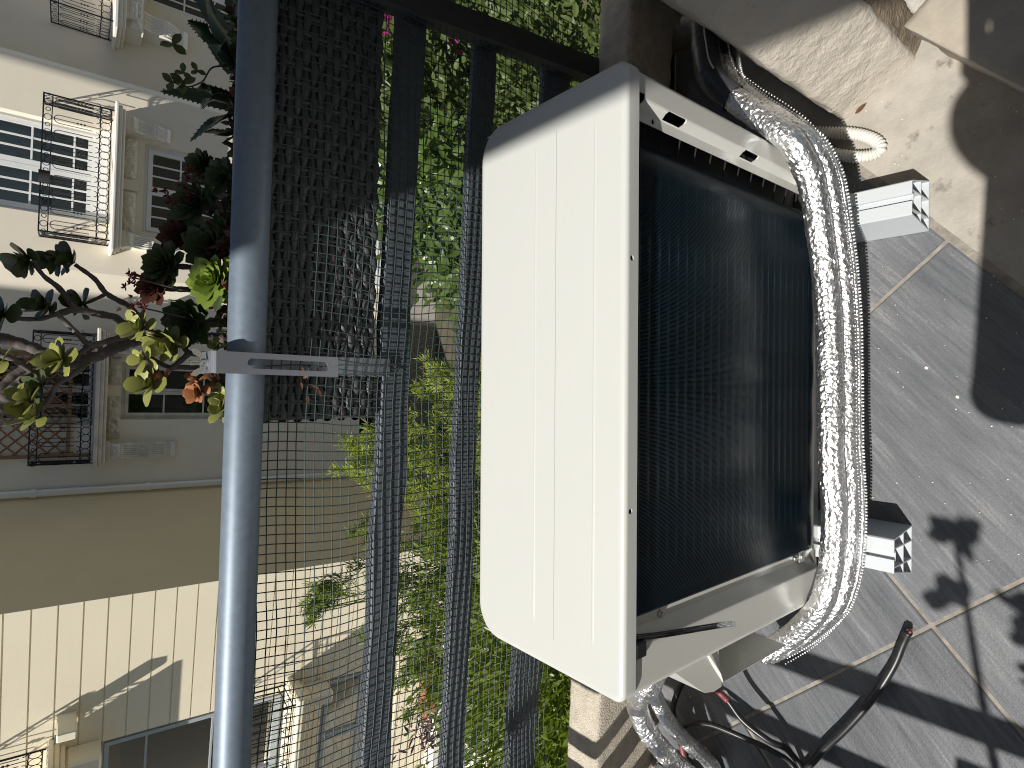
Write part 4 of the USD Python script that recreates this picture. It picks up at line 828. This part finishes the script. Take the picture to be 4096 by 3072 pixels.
q = [(-1.36, YL)] + [(x, YL - .08 * (max(0, (x - .9)) / .45) ** 1.6) for x in np.linspace(-1.2, C0 + .002, 26)] + [(C0 + .002, YL + .3), (-1.36, YL + .3)]
lw = man(extrude(Polygon(q), -4.3, 3.2))
for h in (fwL, w2L, grL): lw = lw - mbox(h[0], h[1], YL - .3, YL + .5, h[2], h[3])
bpart(ob, 'left_wall', lw, 'plaster_cream')
YR = 9.75
bpart(ob, 'right_wall', wall_xz(C1 + .252, 9.0, -4.3, 3.2, [(5.45, 6.5, -.42, 1.4), (5.4, 6.3, -2.3, -.72)], YR, .3), 'plaster_cream')
window(ob, 'french_window', *fwC, YW, 3, (.02, .42, .84, 1.24), curtain='curtain_pale', rail_b=.20, st=.062)
window(ob, 'window', *w2C, YW, 3, (-1.12, -1.52, -1.92), st=.055)
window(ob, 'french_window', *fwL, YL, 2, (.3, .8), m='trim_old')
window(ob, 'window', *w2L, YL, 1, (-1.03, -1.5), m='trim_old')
window(ob, 'french_window', 5.45, 6.5, -.42, 1.4, YR, 3, (0, .4, .8))
window(ob, 'window', 5.4, 6.3, -2.3, -.72, YR, 3, (-1.2, -1.6))
bpart(ob, 'lower_wall', BM().box(-3.4, 9.0, YL + .05, YL + .4, -5.6, -4.302), 'stucco')
bpart(ob, 'doorway', BM().box(-.8, 1.15, YL + .02, YL + .06, -5.35, -4.36), 'old_mortar', label='dark brown basement doorway')
gl = bpart(ob, 'grille_window', BM().box(grL[0], grL[1], YL + .20, YL + .22, grL[2], grL[3]), 'room_dark')
for k in range(13):
    x = grL[0] + .03 + k * (grL[1] - grL[0] - .06) / 12
    bpart(gl, 'bar', tube([(x, YL + .03, grL[2]), (x, YL + .03, grL[3])], .008, 5), 'iron')
for zz in (-3.95, -3.79): bpart(gl, 'bar', tube([(grL[0], YL + .045, zz), (grL[1], YL + .045, zz)], .008, 5), 'iron')
sh = bpart(ob, 'shutter', BM().box(1.60, 2.42, YW - .06, YW - .03, -4.15, -3.45), 'white_paint')
for k in range(14): bpart(sh, 'louvre', BM().cbox(1.63, 2.39, YW - .085, YW - .061, -4.12 + k * .047, -4.12 + k * .047 + .036, .006), 'white_paint')
def relief(x0, x1, z0, z1, y, d, seed, m='trim_cream'):
    def fn(u, v):
        p = np.stack([u * (x1 - x0) * 13, v * (z1 - z0) * 13, 0 * u + seed], -1)
        h = np.abs(fbm(p, 4, seed) - .5) * 2; e = np.clip(np.minimum(np.minimum(u, 1 - u) * (x1 - x0), np.minimum(v, 1 - v) * (z1 - z0)) / .03, 0, 1)
        blob = np.zeros_like(u)
        r = np.random.default_rng(seed)
        for k in range(int(26 * (x1 - x0) * (z1 - z0) / .12) + 6):
            cx, cz, rr = r.uniform(0, 1) * (x1 - x0), r.uniform(.1, .9) * (z1 - z0), r.uniform(.022, .05)
            dd = np.sqrt((u * (x1 - x0) - cx) ** 2 + (v * (z1 - z0) - cz) ** 2) / rr; blob = np.maximum(blob, np.sqrt(np.clip(1 - dd ** 2, 0, 1)) * (.75 + .25 * np.cos(5 * np.arctan2(v * (z1 - z0) - cz, u * (x1 - x0) - cx))))
        return np.stack([x0 + (x1 - x0) * u, y - d * e * (.15 + .75 * blob + .25 * h), z0 + (z1 - z0) * v], -1)
    return grid(fn, int((x1 - x0) / .011) + 2, int((z1 - z0) / .011) + 2)
def corbel(parent, xc, y, z0, z1, w, proj, m='trim_cream', scroll=True):
    h = z1 - z0
    S = [(0, z1), (-proj, z1), (-proj, z1 - .12 * h)] + [(-proj * (.86 - .10 * math.sin(t * 2 * math.pi) - .55 * t), z1 - h * (.15 + .68 * t)) for t in np.linspace(0, 1, 14)] + [(-proj * .34, z0 + .10 * h), (-proj * .25, z0 + .02 * h), (0, z0)]
    m_ = extrude(Polygon(S).buffer(0), 0, w); v = np.array(m_.vertices); t = bpart(parent, 'corbel', MB().mesh(trimesh.Trimesh(np.stack([xc - w / 2 + v[:, 2], y + v[:, 0], v[:, 1]], 1), m_.faces)), m)
    for k in (-1, 0, 1):
        for (a, b) in ((.20, .55), (.62, .80)):
            xx = xc + k * w * .27; tt = np.linspace((a - .15) / .68, (b - .15) / .68, 6)
            c = np.array([(xx, y - proj * (.86 - .10 * math.sin(s * 2 * math.pi) - .55 * s) - .004, z1 - h * (.15 + .68 * s)) for s in tt])
            for e in (-1, 1): bpart(t, 'flute', tube(c + np.array([e * w * .075, 0, 0]), .009, 5), m, smooth=True)
    bpart(t, 'cap', BM().cbox(xc - w * .6, xc + w * .6, y - proj * 1.06, y - .002, z1 + .001, z1 + .05, .006), m)
    v, f = relief(xc - w * .5, xc + w * .5, z1 - .14 * h, z1 - .005, y - proj - .001, .035, 5); bpart(t, 'carving', MB().add(v, f), m, smooth=50)
def slabm(x0, x1, yf, yb, z1, h):
    return BM().cbox(x0, x1, yf, yb, z1 - h * .34, z1, .010).cbox(x0 + .03, x1 - .03, yf + .03, yb, z1 - h * .70, z1 - h * .342, .008).cbox(x0 + .055, x1 - .055, yf + .055, yb, z1 - h, z1 - h * .702, .010)
def railing(parent, x0, x1, yf, yb, z0, z1, kind, fn=None):
    fn = fn or (lambda v: v)
    t = thing if False else None
    bt = MB().box(x0, x1, yf - .008, yf + .008, z1 - .014, z1).box(x0 - .008, x0 + .008, yf + .008, yb, z1 - .014, z1).box(x1 - .008, x1 + .008, yf + .008, yb, z1 - .014, z1); bt.map(fn)
    r = bpart(parent, 'railing', bt, 'iron')
    def add(nm, mb, **k):
        mb = mb if isinstance(mb, MB) else MB().add(*mb); mb.map(fn); bpart(r, nm, mb, 'iron', **k)
    H = z1 - z0
    runs = [((x0, yf), (x1, yf)), ((x0, yf), (x0, yb)), ((x1, yf), (x1, yb))]
    for (a, b) in runs:
        a, b = np.array(a), np.array(b); Ln = np.linalg.norm(b - a); u = (b - a) / Ln; U3 = np.array([u[0], u[1], 0]); Z3 = np.array([0, 0, 1.0])
        def at(s, z): return np.array([a[0] + u[0] * s, a[1] + u[1] * s, z])
        lv = (.13, .80, .04) if kind == 'arches' else (.22, .86, .05)
        for q in lv: add('bar', tube([at(0, z0 + H * (1 - q) if q != lv[2] else z0 + H * .04), at(Ln, z0 + H * (1 - q) if q != lv[2] else z0 + H * .04)], .0055, 5))
        for s in (0, Ln): add('bar', tube([at(s, z0), at(s, z1)], .0085, 6))
        if kind == 'arches':
            n = max(1, round(Ln / .17)); w = Ln / n; ring = MB(); zt, zb = z0 + H * .87, z0 + H * .20
            for k in range(n):
                s0 = (k + .5) * w
                c = circle(at(s0, (zt + z1 - .014) / 2), (z1 - .014 - zt) * .46, U3, Z3, 12); add('ring', tube(c, .0040, 4, closed=True), smooth=True)
                c = circle(at(s0 - w / 2 + .001, (zt + z1 - .014) / 2), (z1 - .014 - zt) * .30, U3, Z3, 10); add('ring', tube(c, .0040, 4, closed=True), smooth=True)
                for e in (-.5, 0): c = circle(at(s0 + e * w + w * .25, (zb + z0 + H * .04) / 2), (zb - z0 - H * .04) * .46, U3, Z3, 12); add('ring', tube(c, .0040, 4, closed=True), smooth=True)
                # hoop: two uprights closed by arches at top and bottom
                pts = [at(s0 - w * .27, zb + H * .1)] + [at(s0 - w * .27, zt - H * .1)] + [at(s0 - w * .27 * math.cos(t), zt - H * .1 + w * .27 * math.sin(t)) for t in np.linspace(.2, math.pi - .2, 7)] + [at(s0 + w * .27, zt - H * .1), at(s0 + w * .27, zb + H * .1)]
                add('hoop', tube(pts, .0044, 4), smooth=True)
                add('bar', tube([at(s0, zb), at(s0, zt)], .0042, 4))
                sp_ = MB()
                for zz in (.42, .47, .52): sp_.mesh(ico(at(s0, z0 + H * zz), .012, 0, (1, 1, 1)) if False else trimesh.Trimesh(*(lambda m: (m.vertices + at(s0, z0 + H * zz), m.faces))(trimesh.creation.icosphere(subdivisions=0, radius=.013))))
                add('bead', sp_)
                pts = [at(s0 + w * .5 - w * .2 * math.cos(t), zb + w * .22 - w * .2 * math.sin(t)) for t in np.linspace(0, math.pi, 7)]; add('hoop', tube(pts, .0044, 4), smooth=True)
        else:
            n = max(1, round(Ln / .085))
            for k in range(1, n): add('bar', tube([at(k * Ln / n, z0 + H * .04), at(k * Ln / n, z1 - .01)], .0048, 4))
            for k in range(0, n, 2):
                s0 = (k + 1) * Ln / n
                if s0 > Ln - .03: continue
                for zz in (.13, .90):
                    th = np.linspace(0, 4.4, 10); c = np.array([at(s0 + .030 * math.cos(x) * (1 - .1 * x), z0 + H * zz + .034 * math.sin(x) * (1 - .1 * x)) for x in th]); add('scroll', tube(c, .0045, 4), smooth=True)
    return r
# balcony of the sunny bay
bpart(ob, 'balcony_slab', slabm(1.58, 3.36, 8.42, YW - .002, -.355, .11), 'trim_cream')
railing(ob, 1.70, 3.26, 8.50, YW - .01, -.35, .32, 'arches')
bpart(ob, 'pot', trimesh.creation.cylinder(.07, .10, sections=14, transform=trimesh.transformations.translation_matrix((2.30, 8.44, .28))), 'room_dark', smooth=40, label='dark window box hung on the iron railing')
for xc in (3.22, 1.78): corbel(ob, xc, YW, -.98, -.52, .17, .20)
v, f = relief(1.90, 2.43, -.62, -.475, YW - .004, .05, 12); bpart(ob, 'frieze', MB().add(v, f), 'trim_cream', smooth=50)
v, f = relief(2.57, 3.10, -.62, -.475, YW - .004, .05, 13); bpart(ob, 'frieze', MB().add(v, f), 'trim_cream', smooth=50)
bpart(ob, 'frieze_block', BM().cbox(2.435, 2.565, YW - .055, YW - .002, -.64, -.468, .006), 'trim_cream')
# balcony of the shaded part, with wooden lattice doors behind
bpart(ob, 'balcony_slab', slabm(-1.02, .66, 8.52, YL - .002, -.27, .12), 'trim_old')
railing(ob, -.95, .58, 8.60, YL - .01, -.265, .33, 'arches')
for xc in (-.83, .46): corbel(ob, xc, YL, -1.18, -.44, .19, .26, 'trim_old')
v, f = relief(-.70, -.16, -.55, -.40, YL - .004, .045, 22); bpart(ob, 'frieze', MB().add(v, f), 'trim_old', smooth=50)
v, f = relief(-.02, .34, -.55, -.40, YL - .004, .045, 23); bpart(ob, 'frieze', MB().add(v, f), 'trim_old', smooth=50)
lt = bpart(ob, 'lattice_screen', BM().box(-.90, -.86, YL - .07, YL - .04, -.26, 1.3).box(.30, .34, YL - .07, YL - .04, -.26, 1.3).box(-.86, .30, YL - .07, YL - .04, -.05, -.01).box(-.30, -.26, YL - .075, YL - .045, -.01, 1.3), 'lattice_wood')
for k in range(16):
    a = -.86 + k * .145 - 1.16
    for sg in (1, -1):
        p0, p1 = np.array([a, .0]), np.array([a + 1.2, 1.2])
        s = LineString([(a, 0), (a + 1.2, 1.2)] if sg > 0 else [(a, 1.2), (a + 1.2, 0)]).intersection(sbox(-.86, -.01, .30, 1.28))
        if s.is_empty or s.length < .05: continue
        (xa_, za_), (xb_, zb_) = s.coords[0], s.coords[-1]; yy = YL - .060 - .006 * sg
        bpart(lt, 'lath', tube([(xa_, yy, za_), (xb_, yy, zb_)], .010, 4), 'lattice_wood')
# balcony of the recessed part at the right
bpart(ob, 'balcony_slab', slabm(4.56, 7.2, 9.10, YR - .002, -.335, .13), 'trim_cream')
railing(ob, 4.68, 7.0, 9.2, YR - .01, -.33, .32, 'arches')
corbel(ob, 4.95, YR, -1.25, -.49, .24, .48); v, f = relief(4.72, 5.2, -.66, -.50, YR - .42, .05, 31)
bpart(ob, 'frieze', MB().add(v, f), 'trim_cream', smooth=50)
bpart(ob, 'frieze_block', BM().box(4.72, 7.0, YR - .415, YR - .002, -.67, -.475), 'trim_cream')
# downpipe
bpart(ob, 'drainpipe', tube([(-1.31, YL - .06, -4.3), (-1.31, YL - .06, 3.0)], .042, 14), 'trim_cream', smooth=True)
for zz in (-.9, .25, 1.4, -2.2): bpart(ob, 'pipe_collar', tube([(-1.31, YL - .06, zz), (-1.31, YL - .06, zz + .06)], .052, 14), 'trim_cream', smooth=40)

# ---------------- the yellow house on the left: grooved front, plain shaded flank
yh = thing('yellow_house', 'tall pale yellow house with grooved plaster front, grey window and shaded plain flank', 'house', bw((-2.1, 7.0, -4.8)))
CX, CY, YAW, KF = -1.915, 6.39, math.radians(9), 1.10
dL = np.array([-math.cos(YAW), math.sin(YAW)]); nF = np.array([-math.sin(YAW), -math.cos(YAW)])
def ff(v):
    """front coordinates (s to the left of the corner, d in front of the wall, z) -> building coordinates"""
    v = np.asarray(v, float); return KF * np.stack([CX + dL[0] * v[:, 0] - nF[0] * v[:, 1], CY + dL[1] * v[:, 0] - nF[1] * v[:, 1], v[:, 2]], 1)
def F(parent, name, mb, m, **k):
    if not isinstance(mb, MB): mb = MB().mesh(mb)
    mb.map(ff)
    mb.f = [f[:, ::-1] for f in mb.f]
    return bpart(parent, name, mb, m, **k)
fl = np.array([[CX, CY], [-1.355, YL + .1]])
q = Polygon([(CX + .02, CY + .05), (-1.357, YL - .0), (-1.357, YL + .6), (-9, YL + .6), (-9, CY + 2.0), (CX + dL[0] * .3, CY + dL[1] * .3 + .05)])
bpart(yh, 'flank_wall', extrude(Polygon([(CX * KF, CY * KF), (-1.345, YL + .05), (-1.55, YL + .05), (CX * KF - .2, CY * KF + .25)]), -4.6, 11.0), 'plaster_tan')
holes = [(1.40, 3.2, -2.02, -.33), (1.40, 2.9, -3.36, -2.42), (1.5, 3.3, .04, 2.0)]
pitch = .18; z = -4.5; wl = []
while z < 2.6:
    z1_ = min(z + pitch, 2.6); a, b = z + .006, z1_ - .006
    P = sbox(.0, a, 6.5, b)
    for h in holes: P = P.difference(sbox(h[0], h[2], h[1], h[3]))
    if not P.is_empty:
        for g in getattr(P, 'geoms', [P]):
            m = extrude(g, -.010, .10); v = np.array(m.vertices)
            F(yh, 'plaster_course', trimesh.Trimesh(np.stack([v[:, 0], v[:, 2], v[:, 1]], 1), m.faces[:, ::-1]), 'plaster_yellow')
    z = z1_
P = sbox(.0, -4.6, 6.5, 2.6)
for h in holes: P = P.difference(sbox(h[0], h[2], h[1], h[3]))
m = extrude(P, .004, .22); v = np.array(m.vertices); F(yh, 'front_wall', trimesh.Trimesh(np.stack([v[:, 0], v[:, 2], v[:, 1]], 1), m.faces[:, ::-1]), 'plaster_yellow')
F(yh, 'upper_wall', MB().box(.0, 6.5, .0, .22, 2.602, 11.0), 'plaster_yellow')
# d runs inward here, so y=0 is the wall face and negative d stands in front
def fwin(nm, s0, s1, z0, z1, cols, bars, m='grey_paint', **k): return window(yh, nm, s0, s1, z0, z1, 0.0, cols, bars, 2, m, .05, .05, fn=ff, **k)
fwin('french_window', 1.40, 3.2, -2.02, -.33, 1, (-.72, -1.3), curtain=True)
fwin('window', 1.40, 2.9, -3.36, -2.42, 1, (-2.9,), curtain=True)
fwin('french_window', 1.5, 3.3, .04, 2.0, 1, (.7, 1.3))
for k in range(16): F(yh, 'shutter_slat', MB().box(1.46, 2.84, .16, .175, -3.32 + k * .055, -3.32 + k * .055 + .04), 'grey_paint')
for (z1_, h, s0, pj) in ((.04, .13, 1.24, .42), (-2.00, .18, 1.24, .44)):
    F(yh, 'balcony_slab', MB().cbox(s0, 4.2, -pj, -.002, z1_ - h * .36, z1_, .012).cbox(s0 + .04, 4.2, -pj + .05, -.002, z1_ - h * .68, z1_ - h * .362, .01).cbox(s0 + .08, 4.2, -pj + .1, -.002, z1_ - h, z1_ - h * .682, .01), 'plaster_yellow')
    F(yh, 'bracket', MB().cbox(s0 + .12, s0 + .26, -pj + .16, -.002, z1_ - h - .26, z1_ - h - .002, .02), 'plaster_yellow')
railing(yh, 1.32, 3.9, -.38, -.01, -1.995, -1.40, 'bars', fn=ff)
railing(yh, 1.32, 3.9, -.36, -.01, .045, .65, 'arches', fn=ff)
F(yh, 'side_fin', MB().cbox(1.02, 1.10, -.30, -.002, -.16, -.02, .01), 'plaster_yellow')
# terrace balustrade with planter at the foot of the yellow front
bl = thing('stone_balustrade', 'white stone balustrade on the lower terrace of the yellow house behind the bamboo', 'balustrade', bw((-3.9, 6.2, -4.8)))
F(bl, 'coping', MB().cbox(.55, 4.2, -.72, -.52, -3.62, -3.54, .012), 'trim_cream'); F(bl, 'plinth', MB().cbox(.55, 4.2, -.74, -.50, -4.25, -4.12, .012), 'trim_cream')
for k in range(15):
    s = .72 + k * .19; prof = np.array([(.030, 0), (.045, .03), (.028, .06), (.060, .17), (.050, .25), (.026, .36), (.034, .40), (.026, .42), (.045, .46), (.045, .50)])
    m = trimesh.creation.revolve(prof, sections=10); m.apply_translation((s, -.62, -4.12)); F(bl, 'baluster', m, 'trim_cream', smooth=40)
F(bl, 'terrace_slab', MB().box(.3, 6.0, -.9, -.004, -4.45, -4.26), 'trim_cream')
tp = thing('terracotta_trough', 'terracotta trough on the balustrade of the yellow house', 'planter', bw(ff(np.array([[1.5, -.62, -3.54]]))[0]))
F(tp, 'trough', MB().cbox(1.00, 1.72, -.71, -.53, -3.536, -3.40, .012).cbox(.985, 1.735, -.725, -.515, -3.40, -3.37, .008), 'terracotta')
def bush(parent, name, c, rad, n, size, asp, m, rng, up=.5, shape='lance', seg=3, cover=0.35, droop=0., curl=(-.3, .2)):
    """leaves through an ellipsoid's volume, denser towards its skin, in clumps"""
    mb = MB(); c = np.array(c, float); rad = np.array(rad, float)
    k = max(6, n // 14); cl = rng.normal(0, 1, (k, 3)); cl /= np.linalg.norm(cl, axis=1, keepdims=True); cl *= rng.uniform(cover, 1, (k, 1)) ** .5
    for i in range(n):
        q = cl[rng.integers(k)]; p = c + rad * q + rng.normal(0, 1, 3) * size * 1.1
        d = jit(rng, unit(q) * .6 + np.array([0, 0, up - droop]), .6); nr = jit(rng, np.array([-.3, -.4, .8]), .5); s = size * rng.uniform(.6, 1.2)
        mb.add(*leaf(p, d, nr, s, s * asp, seg, rng.uniform(*curl), .2, 0, shape))
    return part(parent, name, mb, m, smooth=False, kind='stuff')
r7 = np.random.default_rng(21)
pp = thing('purple_plant', 'dark purple leaved plant hanging over the end of the terracotta trough', 'plant', bw(ff(np.array([[1.85, -.62, -3.5]]))[0]))
bush(pp, 'foliage', bw(ff(np.array([[1.90, -.64, -3.47]]))[0]), (.25, .2, .24), 260, .16, .12, 'leaf_purple', r7, .2, droop=.3)
pp = thing('potted_shrub', 'green shrub growing in the terracotta trough on the balustrade', 'shrub', bw(ff(np.array([[1.1, -.62, -3.4]]))[0]))
bush(pp, 'foliage', bw(ff(np.array([[1.08, -.62, -3.26]]))[0]), (.20, .18, .2), 260, .085, .25, 'leaf_laurel', r7, .5)

# ================================================================ garden
struct('garden_ground', grid(lambda u, v: np.stack([-300 + 600 * u, -300 + 600 * v, -6.5 + .25 * (fbm(np.stack([u * 300, v * 300, 0 * u], -1), 3, 2) - .5)], -1), 120, 120), 'garden_soil', smooth=True)
def shrub(name, label, cat, blobs, m, size, asp, seed, group=None, up=.5, shape='lance', seg=3, stems=5, base=None, cover=.35, curl=(-.3, .2), leafn='crown', stem_m='bark', sr=.02, droop=0):
    rng = np.random.default_rng(seed); b = np.array(base if base is not None else (blobs[0][0][0], blobs[0][0][1], -6.4))
    t = thing(name, label, cat, b, group)
    for (c, rad, n) in blobs: bush(t, leafn, c, rad, n, size, asp, m, rng, up, shape, seg, cover, droop, curl)
    for k in range(stems):
        c, rad, n = blobs[k % len(blobs)]; e = np.array(c) + np.array(rad) * rng.uniform(-.6, .6, 3); mid = (b + e) / 2 + rng.normal(0, .12, 3)
        p = spline([b + rng.normal(0, .05, 3) * (1, 1, 0), mid, e], 8); part(t, 'stem', tube(p, np.linspace(sr * 1.6, sr * .35, len(p)), 6), stem_m, smooth=True)
    return t
shrub('hedge', 'dense grey green hedge filling the gaps between slats at the right', 'hedge', [((2.9, 4.4, -1.9), (1.5, .8, 1.3), 9000), ((1.75, 3.6, -1.65), (1.1, .7, 1.3), 15000), ((3.6, 4.2, -2.9), (1.4, .8, 1.4), 2500)], 'leaf_hedge', .085, .24, 31, up=.4, stems=7, base=(2.6, 4.4, -6.4), cover=.45)
shrub('pittosporum_shrub', 'bright leaved shrub close behind the stone kerb and dark end post', 'shrub', [((1.62, 2.25, -1.15), (.62, .5, .55), 3600), ((1.05, 1.85, -.95), (.42, .38, .45), 2600)], 'leaf_hedge', .058, .25, 32, up=.6, stems=6, base=(1.5, 2.3, -6.4), cover=.4)
shrub('laurel_bush', 'glossy green bush with curved pointed leaves seen between the middle slats', 'shrub', [((.86, 2.35, -.30), (.30, .28, .27), 1000), ((.62, 2.05, -.42), (.36, .25, .24), 1000), ((.36, 1.95, -.46), (.24, .2, .17), 700), ((.60, 2.3, -.62), (.3, .25, .2), 900)], 'leaf_laurel', .078, .19, 33, up=.1, seg=4, stems=8, base=(.8, 2.4, -6.4), curl=(-.7, -.1), cover=.3)
def plume(t, p0, p1, n, size, m, rng, spread=.045):
    """a feathery spray: a thin arching stem set with narrow leaves"""
    mid = (p0 + p1) / 2 + np.array([rng.normal(0, .02), rng.normal(0, .02), .03]); c = spline([p0, mid, p1], 14)
    mb = MB(); t0 = np.gradient(c, axis=0); t0 /= np.linalg.norm(t0, axis=1, keepdims=True)
    mb.tube(c, np.linspace(.0022, .0007, len(c)), 4)
    for k in range(n):
        i = rng.integers(2, len(c)); d = jit(rng, t0[i] * .9, .62); s = size * rng.uniform(.5, 1.15)
        mb.add(*leaf(c[i] + rng.normal(0, spread * .25, 3), d, jit(rng, (-.3, -.5, .7), .5), s, s * .058, 2, rng.uniform(-.35, .1), .2, 0, 'lance'))
    part(t, 'spray', mb, m)
def bamboo(label, base, clumps, m, seed, size=.052):
    rng = np.random.default_rng(seed); t = thing('bamboo_clump', label, 'bamboo', base)
    for (c, rad, n) in clumps:
        for k in range(n):
            p1 = np.array(c) + np.array(rad) * rng.uniform(-1, 1, 3); p0 = p1 + np.array([rng.normal(0, .05), rng.normal(.02, .05), -rng.uniform(.12, .24)]); plume(t, p0, p1, 125, size, m, rng)
    for k in range(8):
        c = np.array(clumps[k % len(clumps)][0]); p = spline([np.array(base), (np.array(base) + c) / 2 + rng.normal(0, .1, 3), c], 8); part(t, 'cane', tube(p, np.linspace(.008, .003, len(p)), 6), m, smooth=True)
bamboo('feathery yellow green bamboo rising left of the planter against the shaded wall', (-.3, 2.6, -6.4), [((-.34, 2.6, .06), (.09, .1, .13), 11), ((-.40, 2.5, -.22), (.20, .15, .16), 24), ((-.12, 2.4, -.36), (.24, .15, .09), 26), ((-.60, 2.45, -.42), (.2, .15, .12), 22), ((.16, 2.2, -.50), (.2, .14, .07), 16), ((-.30, 2.35, -.56), (.4, .15, .1), 40)], 'leaf_bamboo', 34)
bamboo('looser green bamboo sprays crossing in front of the sunlit yellow house front', (-1.1, 2.7, -6.4), [((-1.06, 2.7, .13), (.13, .1, .06), 9), ((-.98, 2.6, -.10), (.26, .15, .12), 18), ((-1.30, 2.6, -.30), (.34, .2, .16), 30), ((-.82, 2.4, -.36), (.22, .15, .12), 20), ((-1.1, 2.4, -.50), (.45, .15, .12), 34)], 'leaf_bright', 35, .056)
shrub('low_hedge', 'bright green low hedge just outside the kerb at the lower left', 'hedge', [((-1.05, 1.80, -.48), (.62, .34, .36), 8000), ((-.35, 1.75, -.66), (.5, .3, .32), 4200), ((-1.75, 1.9, -.48), (.55, .35, .38), 4000), ((-1.2, 2.5, -.75), (.9, .4, .45), 6000), ((.4, 1.75, -.8), (.5, .3, .3), 2200)], 'leaf_bright', .048, .18, 36, up=.8, seg=2, stems=9, base=(-.9, 1.8, -6.4), sr=.010, cover=.45)
shrub('garden_mass', 'dark shrubs filling the garden below', 'shrubs', [((-.6, 4.2, -3.6), (2.2, 1.2, 1.4), 3000), ((1.6, 4.6, -3.8), (2.0, 1.2, 1.4), 2500), ((-2.2, 3.4, -3.0), (1.2, 1.0, 1.2), 2500)], 'leaf_laurel', .16, .3, 38, stems=6, base=(0, 4.2, -6.4), cover=.2)
shrub('bougainvillea', 'pink bougainvillea sprays at the top right beside the planter end', 'flowers', [((2.45, 3.4, -.56), (.16, .12, .10), 260), ((2.25, 3.2, -.85), (.05, .05, .04), 16)], 'petal_pink', .05, .4, 39, up=.3, seg=3, stems=3, base=(2.5, 3.5, -6.4))

# ================================================================ the photographer, standing out of the picture to the left with the phone held out
pr = thing('person', 'person in dark clothes holding a phone out in front of the lens', 'person', (-.62, -.40, 0))
def body_from(bones, edge=.018, it=8):
    tot = None
    for (a, ra, b, rb) in bones:
        P = np.vstack([ico(a, ra, 1).vertices, ico(b, rb, 1).vertices]); h = hull(P); tot = h if tot is None else tot + h
    m = tot.refine_to_length(edge).to_mesh(); t = trimesh.Trimesh(m.vert_properties[:, :3], m.tri_verts, process=True); trimesh.smoothing.filter_taubin(t, iterations=it); return t
PO = np.array([0, .0, 0])
SH = (-.40, -.22, 1.36); SL_ = (-.72, -.34, 1.36); NK = (-.53, -.29, 1.41); HD = (-.41, -.235, 1.60)
hipR, hipL = (-.54, -.40, .88), (-.70, -.48, .88)
WR = (-.03, -.095, 1.165); EL = (-.25, -.115, 1.13); EL2 = (-.60, -.085, 1.13); WR2 = (-.13, -.105, 1.165)
bones = [((-.56, -.32, 1.30), .13, (-.60, -.42, 1.02), .125), (SH, .062, NK, .066), (SL_, .062, NK, .066), (SH, .06, (-.58, -.38, 1.15), .11), (SL_, .06, (-.62, -.40, 1.15), .11), ((-.60, -.42, 1.0), .13, hipR, .095), ((-.60, -.42, 1.0), .13, hipL, .095),
         (hipR, .09, (-.53, -.37, .48), .062), ((-.53, -.37, .48), .06, (-.55, -.42, .09), .042), (hipL, .09, (-.72, -.45, .48), .062), ((-.72, -.45, .48), .06, (-.74, -.50, .09), .042),
         ((-.55, -.42, .06), .042, (-.49, -.27, .035), .034), ((-.74, -.50, .06), .042, (-.70, -.35, .035), .034),
         (SH, .055, EL, .042), (EL, .04, WR, .027), (SL_, .055, EL2, .044), (EL2, .042, WR2, .028),
         (NK, .055, (-.46, -.26, 1.49), .052), ((-.44, -.25, 1.53), .07, HD, .088), ((-.41, -.235, 1.62), .086, (-.44, -.26, 1.64), .088), ((-.385, -.195, 1.53), .045, (-.40, -.22, 1.56), .06), ((-.345, -.155, 1.585), .012, (-.36, -.17, 1.60), .018)]
# both hands hold the phone: a palm and five separate fingers each
for (w, px, sg) in ((WR, -.002, 1), (WR2, -.098, -1)):
    bones += [(w, .026, (px - .008 * sg, -.090, 1.178), .024), ((px - .008 * sg, -.10, 1.165), .016, (px + .014 * sg, -.088, 1.195), .014)]
    for k, (dx, ln) in enumerate(((-.02, .030), (-.006, .034), (.008, .034), (.022, .028))):
        b0 = (px + dx, -.086, 1.192); b1 = (px + .002 + dx, -.082, 1.192 + ln); b2 = (px + .006 + dx, -.079, 1.197 + ln * 1.7); bones += [(b0, .0095, b1, .0085), (b1, .0085, b2, .007)]
    bones += [((px - .02 * sg, -.096, 1.172), .012, (px - .038 * sg, -.087, 1.192), .0095), ((px - .038 * sg, -.087, 1.192), .0095, (px - .046 * sg, -.080, 1.214), .008)]
bones = [(np.array(a) + PO, ra, np.array(b) + PO, rb) for a, ra, b, rb in bones]
part(pr, 'body', body_from(bones), 'dark_cloth', smooth=True)
hs = hull(np.vstack([ico((-.425, -.25, 1.655), .093, 2, (1, 1, 1)).vertices, ico((-.46, -.28, 1.60), .085, 2).vertices])); part(pr, 'hair', rough_block(hs, .02, .003, 40, 1), 'hair', smooth=True)
ph = thing('phone', 'dark phone held in both hands at lens height', 'phone', (0, -.02, 1.22))
part(ph, 'case', hull([(x, y, z) for x in (-.12, .030) for y in (-.066, -.058) for z in (1.176, 1.244)]), 'rubber_black')
